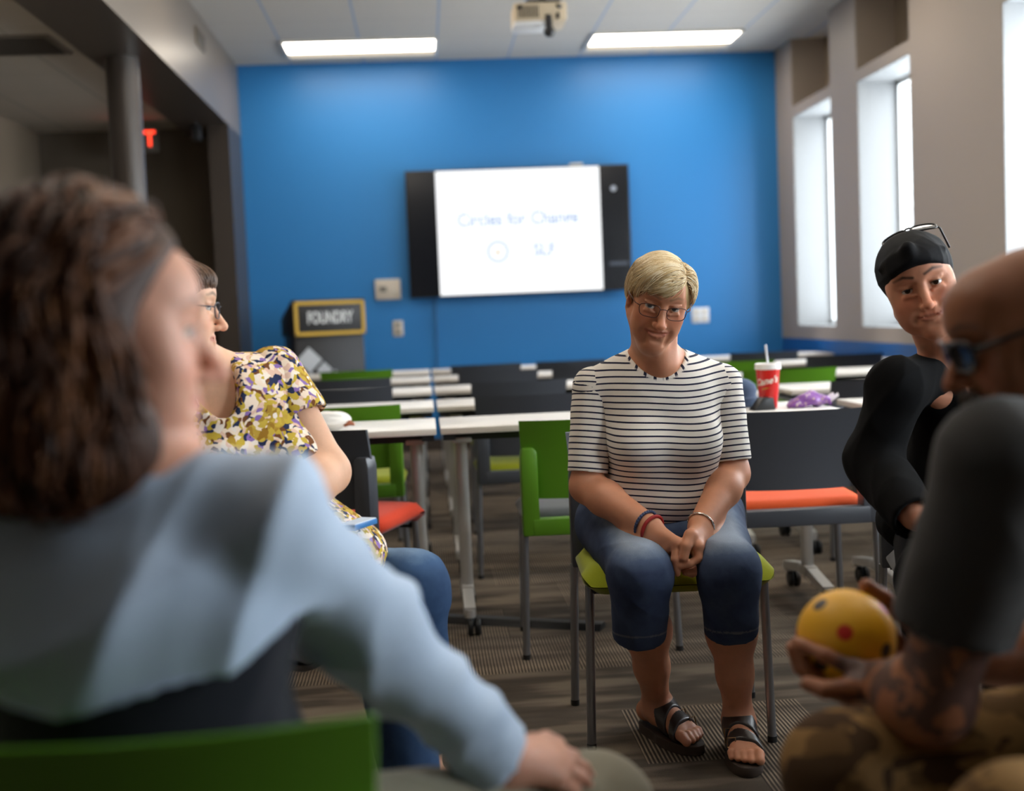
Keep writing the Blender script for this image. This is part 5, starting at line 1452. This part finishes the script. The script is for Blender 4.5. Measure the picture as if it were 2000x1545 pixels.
HF3.ell((0, -0.112, -0.028), (0.13, 0.106, 0.118), 0.012, 'c')
for s in (-1, 1): HF3.ell((s * 0.066, -0.004, -0.105), (0.032, 0.052, 0.062), 0.03)
HF3.ell((0, -0.112, -0.14), (0.11, 0.070, 0.09), 0.012, 'c')
chestnut = hair_mat('chestnut_hair', [srgb(34, 19, 11), srgb(62, 36, 21), srgb(98, 60, 36), srgb(142, 94, 58)], 0.5, 0.25)
cap3 = garment(P3, 'hair', HF3, chestnut, 0.005, None, attrs=lambda v: dict(lock=np.full(len(v), 0.2)))
loc3 = lambda P: ((P - ht3) @ hR3) / hs3
pts = cap_points(HF3u, ht3 - 0.2, ht3 + 0.2, 2400, lambda P: (loc3(P)[:, 2] > -0.09) & ((loc3(P)[:, 1] > -0.012) | (loc3(P)[:, 2] > 0.075) & (loc3(P)[:, 1] > -0.06)), pr)
amp3 = 0.026 * pr.rand(len(pts)) ** 1.5; ph3 = 6.28 * pr.rand(len(pts))
def flow3(P, t):
    l = loc3(P); ph = 34 * l[:, 2]
    return np.stack([0.45 * np.sign(l[:, 0]) * (l[:, 2] > 0.05) + 0.22 * np.sin(ph + 20 * l[:, 1]), 0.25 * (l[:, 2] > 0.03) + 0.20 * np.cos(ph + 26 * l[:, 0]) + 1.1 * (l[:, 1] < 0.0) * (l[:, 2] > 0.02), -1.0 + 0 * ph], 1) @ hR3.T
strands('hair_locks', pts, flow3, HF3u, lambda t: 0.002 + amp3 * (0.25 + 0.75 * t) * (0.5 + 0.5 * np.sin(9 * t + ph3)), 20, 0.0085, 0.0034, chestnut, cap3, pr, wob=0.22)
chair(-0.295, 1.285, -0.05, green, pad_grey, 'green backed chair in the foreground under the person in pale denim')
# ------------------------------------------------------------------ bald person with the ball
P4 = thing('person', 'bald person with a tattooed arm in dark grey shirt and camouflage trousers', 'person', (0.85, 1.48, 0))
hR4 = rot(18, 0, -97); hs4 = 0.985; ht4 = at(1878, 684, Y=1.50) - hR4 @ V3(0, -0.088, 0.0) * hs4
Hd4 = lambda p: hR4 @ (np.asarray(p, float) * hs4) + ht4
NB4 = Hd4((0, 0.05, -0.085)) + V3(0.050, 0.0, -0.050); SH4 = (V3(0.890, 1.66, 0.935), at(1955, 905, Y=1.39))
EL4 = (at(2075, 1290, Y=1.83), at(1822, 1372, Y=1.45)); WR4 = (at(1850, 1284, Y=1.78), at(1722, 1336, Y=1.57))
HIP4 = (V3(0.99, 1.58, 0.505), V3(0.99, 1.38, 0.505)); KN4 = (at(1664, 1512, Y=1.51), at(2000, 1650, Y=1.20))
AN4 = (KN4[0] * (1, 1, 0) + V3(0.03, 0.02, 0.085), KN4[1] * (1, 1, 0) + V3(0.03, 0.02, 0.085)); TOE4 = (AN4[0] + V3(-0.18, 0.02, -0.05), AN4[1] + V3(-0.14, -0.12, -0.05))
FP4 = dict(FACE, wide=1.04, jaw=1.12, smile=0.0, nose=1.15, brow=1.25, fat=0.15)
skin4 = skin_mat('skin_tanned', srgb(158, 102, 70), srgb(140, 84, 70), srgb(70, 56, 46), tattoo=srgb(44, 46, 52))
bc = at(1652, 1246, Y=1.66); br = 0.0680
G = lambda x, y, Y: at(x, y, Y=Y)
def onball(x, y, off=0.0085):
    """a joint laid against the ball, on the near side"""
    d = unit(at(x, y, Y=1.75) - V3(0, 0, CAM_H)); o = V3(0, 0, CAM_H) - bc; b_ = o @ d; R_ = br + off; disc = b_ * b_ - (o @ o - R_ * R_)
    if disc > 0: return V3(0, 0, CAM_H) + d * (-b_ - math.sqrt(disc))
    p = V3(0, 0, CAM_H) + d * (-b_); return bc + unit(p - bc) * R_
h4 = dict(wrist=WR4[1], knuckles=[onball(1668, 1306, 0.010), bc + V3(0.012, -0.040, -0.083), bc + V3(0.014, -0.016, -0.090), bc + V3(0.018, 0.008, -0.090)],
          fingers=[[onball(1612, 1280), onball(1572, 1262), onball(1556, 1254)],
                   [bc + unit(V3(-0.45, -0.45, -0.78)) * (br + 0.009), bc + unit(V3(-0.85, -0.35, -0.40)) * (br + 0.009), bc + unit(V3(-0.97, -0.25, -0.05)) * (br + 0.009)],
                   [bc + unit(V3(-0.45, -0.10, -0.9)) * (br + 0.009), bc + unit(V3(-0.86, -0.02, -0.50)) * (br + 0.009), bc + unit(V3(-0.98, 0.05, -0.15)) * (br + 0.009)],
                   [bc + unit(V3(-0.40, 0.25, -0.9)) * (br + 0.009), bc + unit(V3(-0.80, 0.30, -0.50)) * (br + 0.009), bc + unit(V3(-0.92, 0.35, -0.2)) * (br + 0.009)]],
          thumb=[G(1668, 1342, 1.565), G(1612, 1348, 1.565), G(1578, 1336, 1.585)], r=0.0100)
h4r = dict(wrist=WR4[0], knuckles=[WR4[0] + V3(-0.07, -0.03 - 0.012 * j, 0.012 - 0.014 * j) for j in range(4)],
           fingers=[[bc + unit(V3(0.80, 0.55, 0.28 - 0.26 * j)) * (br + 0.010), bc + unit(V3(0.45, 0.86, 0.30 - 0.26 * j)) * (br + 0.010)] for j in range(4)],
           thumb=[WR4[0] + V3(-0.03, -0.02, 0.03), bc + unit(V3(0.75, 0.2, 0.62)) * (br + 0.012), bc + unit(V3(0.45, 0.15, 0.88)) * (br + 0.011)], r=0.0100)
def ink(v):
    a = np.maximum(soft(seg_dist(v, SH4[1], EL4[1])[0], 0.075, 0.095), soft(seg_dist(v, EL4[1], WR4[1])[0], 0.06, 0.075))
    return a * (v[:, 1] < 1.67)
B4, _h, R4, HC4 = person_body(P4, hR4, ht4, hs4, FP4, NB4, SH4, EL4, WR4, HIP4, KN4, AN4, TOE4, skin4, [h4, h4r], arm=1.14, w=1.05, fine=[(bc - 0.12, bc + 0.12, 0.003)], neck=0.066, head_h=0.0035, tattoo=ink)
eyes(P4, Hd4, hs4, FP4, iris_brown)
dk = Mat('dark_glasses_frame', srgb(26, 22, 20), 0.3).m
M = Mat('dark_lens', srgb(20, 22, 28), 0.08, spec=0.6); dark_lens = M.m
g4 = glasses(P4, Hd4, 'sunglasses', dk, dark_lens, hw=0.029, hh=0.019, r=0.0024)
BF = Field(); BF.frame(hR4, ht4, hs4)                       # short grey beard along the jaw and chin
for s in (-1, 1): BF.cone((s * 0.060, -0.004, -0.045), (s * 0.022, -0.074, -0.105), 0.016, 0.016, 0.02)
BF.ell((0, -0.078, -0.100), (0.030, 0.020, 0.026), 0.02); BF.ell((0, -0.096, -0.058), (0.028, 0.010, 0.006), 0.01)
for s in (-1, 1): BF.ell((s * 0.068, -0.006, -0.028), (0.010, 0.013, 0.030), 0.02)
stub = hair_mat('grey_beard', [srgb(64, 52, 44), srgb(104, 92, 82), srgb(140, 130, 120)], 0.8)
bd = garment(P4, 'beard', BF, stub, 0.004, None, attrs=lambda v: dict(lock=pr.rand(len(v))))
loc4 = lambda P: ((P - ht4) @ hR4) / hs4
pts = cap_points(BF, ht4 - 0.16, ht4 + 0.13, 900, lambda P: loc4(P)[:, 2] < 0.0, pr)
strands('beard_hairs', pts, lambda P, t: np.stack([0.1 * np.sign(loc4(P)[:, 0]), -0.4 + 0 * P[:, 0], -1.0 + 0 * P[:, 0]], 1) @ hR4.T, None, None, 3, 0.004, 0.0007, stub, bd, pr)
tee = fabric('charcoal_tee', srgb(54, 52, 50), 600)
S4 = Field(); torso(S4, NB4, SH4, HC4, 1.20, 1.20, belly=0.04, g=0.012)
S4.ell(NB4 + V3(-0.03, 0, 0.050), (0.085, 0.078, 0.055), 0.004, 'c')
for i in (0, 1):
    a = SH4[i]; ax = unit(EL4[i] - a); cu = a + ax * (0.215 if i else 0.19)
    S4.cone(a, cu, 0.077, 0.075, 0.03, cut=True); S4.cone(cu - ax * 0.03, cu + ax * 0.03, 0.066, 0.066, 0.003, 'c')
garment(P4, 'tee_shirt', S4, tee, 0.0065, (0.008, 18, 8, None))
M = Mat('camouflage_cotton', srgb(140, 112, 74), 0.85, spec=0.15)
a1, a2 = M.noise(9, 3, 0.5, dist=0.6), M.noise(6.5, 3, 0.5, dist=0.8)
b_ = M.mix(M.math('GREATER_THAN', (a1, 0), 0.55), srgb(138, 106, 66), srgb(104, 78, 48)); M.base(M.mix(M.math('GREATER_THAN', (a2, 0), 0.585), b_, srgb(76, 56, 38)))
M.bump((M.noise(500, 2), 0), 0.2, 0.001); camo = M.m
trousers(P4, 'camouflage_trousers', HIP4, KN4, AN4, camo, 1.06, fold=(0.012, 15, 12, None))
shoe(P4, AN4, TOE4, leather)
chair(0.98, 1.50, PI / 2 + 0.10, charcoal, pad_grey, 'charcoal chair under the bald person with the ball')
M = Mat('ball_yellow', srgb(238, 176, 22), 0.5, spec=0.5); M.base(M.mix((M.attr('red'), 2), M.mix((M.attr('dark'), 2), srgb(238, 176, 22), srgb(42, 28, 18)), srgb(206, 40, 30))); ball_m = M.m
ball = thing('ball', 'yellow play ball with red and dark spots in the hands of the bald person', 'ball', tuple(bc))
b = MB(); b.lathe([(br * math.sin(x), -br * math.cos(x)) for x in np.linspace(0, PI, 97)], n=192)
vb = np.array([v.co for v in b.bm.verts]); bo = b.build('shell', ball_m, ball, sharp=0)
toc = unit(V3(0, 0, CAM_H) - bc); spots = []
for k in range(14):                                          # an even scatter of spots, alternately red and dark
    z_ = 1 - 2 * (k + 0.5) / 14; a_ = k * 2.399963 + 1.05; spots.append(V3(math.sqrt(1 - z_ * z_) * math.cos(a_), math.sqrt(1 - z_ * z_) * math.sin(a_), z_))
un = vb / br
for nm, par in (('red', 0), ('dark', 1)):
    d = np.min([np.linalg.norm(un - s, axis=1) for s in spots[par::2]], 0); at_ = bo.data.attributes.new(nm, 'FLOAT', 'POINT'); at_.data.foreach_set('value', soft(d, 0.145, 0.175).astype(np.float32))
# ------------------------------------------------------------------ person in black
P5 = thing('person', 'person in black with a black headband and sunglasses pushed up on the hair', 'person', (1.22, 2.80, 0))
hR5 = rot(9, -17, -20); hs5 = 1.0; ht5 = at(1801, 561, Y=2.62) - hR5 @ V3(0, -0.088, 0.0) * hs5
NB5 = at(1862, 722, Y=2.79); SH5 = (at(1752, 758, Y=2.72), at(1975, 752, Y=2.90))
EL5 = (at(1706, 905, Y=2.74), V3(1.50, 2.80, 0.70)); WR5 = (at(1786, 1008, Y=2.54), V3(1.25, 2.56, 0.62))
HIP5 = (V3(1.22, 2.89, 0.555), V3(1.42, 2.95, 0.555)); KN5 = (at(1830, 1135, Y=2.46), V3(1.22, 2.50, 0.52))
AN5 = (KN5[0] * (1, 1, 0) + V3(0.02, 0.03, 0.085), V3(1.24, 2.53, 0.085)); TOE5 = (AN5[0] + V3(-0.05, -0.16, -0.053), V3(1.20, 2.37, 0.032))
FP5 = dict(FACE, wide=1.03, smile=0.5, brow=0.8, fat=0.5, nose=1.0, cheek=1.1, lid=0.0002, lips=0.95, mouth_w=0.0265, ears=False)
skin5 = skin_mat('skin_warm', srgb(208, 146, 116), srgb(176, 98, 84), srgb(60, 40, 30))
h5 = dict(wrist=WR5[0], knuckles=[WR5[0] + V3(0.045 + 0.004 * j, -0.045 + 0.016 * j, -0.030 - 0.006 * j) for j in range(4)],
          fingers=[[WR5[0] + V3(0.065 + 0.004 * j, -0.065 + 0.016 * j, -0.055 - 0.004 * j), WR5[0] + V3(0.072 + 0.004 * j, -0.072 + 0.016 * j, -0.078)] for j in range(4)],
          thumb=[WR5[0] + V3(0.01, -0.035, -0.005), WR5[0] + V3(0.025, -0.06, -0.02), WR5[0] + V3(0.035, -0.075, -0.035)])
h5l = dict(wrist=WR5[1], knuckles=[WR5[1] + V3(-0.05, -0.04 + 0.016 * j, -0.02) for j in range(4)],
           fingers=[[WR5[1] + V3(-0.085, -0.05 + 0.016 * j, -0.035), WR5[1] + V3(-0.10, -0.052 + 0.016 * j, -0.055)] for j in range(4)],
           thumb=[WR5[1] + V3(-0.02, -0.05, 0), WR5[1] + V3(-0.045, -0.07, 0), WR5[1] + V3(-0.065, -0.085, -0.01)])
B5, Hd5, R5, HC5 = person_body(P5, hR5, ht5, hs5, FP5, NB5, SH5, EL5, WR5, HIP5, KN5, AN5, TOE5, skin5, [h5, h5l], arm=1.1, w=1.05, head_h=0.0024)
eyes(P5, Hd5, hs5, FP5, iris_brown, look=V3(0, 0, 1.12))
black_cloth = plastic('black_knit', srgb(13, 13, 14), 0.95, 0.1, 0.15)
S5 = Field(); torso(S5, NB5, SH5, HC5, 1.45, 1.2, belly=0.04, g=0.014, bust=1.3)
S5.ell(NB5 + R5 @ V3(0.01, -0.085, 0.075), (0.062, 0.12, 0.145), 0.004, 'c', R=R5)
S5.ell(NB5 + R5 @ V3(0, 0.0, 0.075), (0.075, 0.08, 0.065), 0.004, 'c', R=R5)
for i in (0, 1):
    S5.cone(SH5[i], EL5[i], 0.066, 0.062, 0.03); e = EL5[i] + (WR5[i] - EL5[i]) * 1.06
    S5.cone(EL5[i], e, 0.064, 0.056, 0.03, cut=True); S5.cone(e - unit(WR5[i] - EL5[i]) * 0.03, e + unit(WR5[i] - EL5[i]) * 0.03, 0.040, 0.040, 0.003, 'c')
garment(P5, 'black_jacket', S5, black_cloth, 0.0055, (0.010, 22, 6, None))
trousers(P5, 'trousers', HIP5, KN5, AN5, plastic('black_cotton', srgb(14, 14, 16), 0.95, 0.1, 0.15), 1.05)
shoe(P5, AN5, TOE5, leather)
HF5 = Field(); HF5.frame(hR5, ht5, hs5); HF5.ell((0, 0.022, 0.030), (0.080, 0.104, 0.082), 0.02); HF5.ell((0, 0.085, 0.04), (0.05, 0.045, 0.05), 0.03)
HF5.ell((0, -0.118, -0.030), (0.075, 0.085, 0.080), 0.006, 'c'); HF5.cone((0, 0, -0.07), (0, -0.05, -0.2), 0.075, 0.09, 0.01, 'c')
dark_hair = hair_mat('dark_brown_hair', [srgb(20, 14, 11), srgb(38, 25, 18), srgb(58, 38, 27)], 0.65, 0.2)
cap5 = garment(P5, 'hair', HF5, dark_hair, 0.004, None, attrs=lambda v: dict(lock=np.full(len(v), 0.3)))
loc5 = lambda P: ((P - ht5) @ hR5) / hs5
pts = cap_points(HF5, ht5 - 0.16, ht5 + 0.17, 1100, lambda P: (loc5(P)[:, 2] > -0.03) & (loc5(P)[:, 1] > -0.07), pr)
strands('hair_locks', pts, lambda P, t: np.stack([0.05 * np.sign(loc5(P)[:, 0]), 1.0 + 0 * P[:, 0], 0.1 - 0.6 * (loc5(P)[:, 1] > 0.05)], 1) @ hR5.T, HF5, lambda t: 0.002, 10, 0.006, 0.0012, dark_hair, cap5, pr)
BN = Field(); BN.frame(hR5, ht5, hs5); g5 = 0.007
BN.ell((0, 0.018, 0.030), (0.083, 0.108, 0.086), 0.02, infl=0.002); BN.ell((0, -0.050, 0.052), (0.056, 0.050, 0.042), 0.03, infl=0.004)
BN.slab((0, -0.090, 0.044), -unit(V3(0, 0.62, 0.78)), None, (-0.13, -0.14, -0.16), (0.13, 0.16, 0.15), 0.006)
BN.slab((0, 0.030, 0.100), unit(V3(0, 0.85, 0.53)), None, (-0.13, -0.14, -0.16), (0.13, 0.16, 0.15), 0.006)
BN.ell((-0.006, -0.088, 0.082), (0.017, 0.013, 0.026), 0.012, R=rot(0, 14, 0))
BN.cone((-0.07, -0.045, 0.060), (0.0, -0.092, 0.090), 0.006, 0.010, 0.01); BN.cone((0.07, -0.045, 0.060), (0.0, -0.092, 0.075), 0.006, 0.010, 0.01)
garment(P5, 'headband', BN, plastic('black_band', srgb(14, 14, 17), 0.8, 0.1, 0.2), 0.003, (0.003, 60, 3, None))
Hs = lambda p: Hd5(rot(-78, 0, 6) @ (np.asarray(p, float) * 0.97) + V3(0.014, 0.060, 0.012))
glasses(P5, Hs, 'sunglasses', dk, dark_lens, hw=0.029, hh=0.020, y=-0.106, r=0.0022, short=True)
chair(1.38, 2.94, PI + 0.35 - 0.62, charcoal, pad_grey, 'charcoal chair holding the person in black')
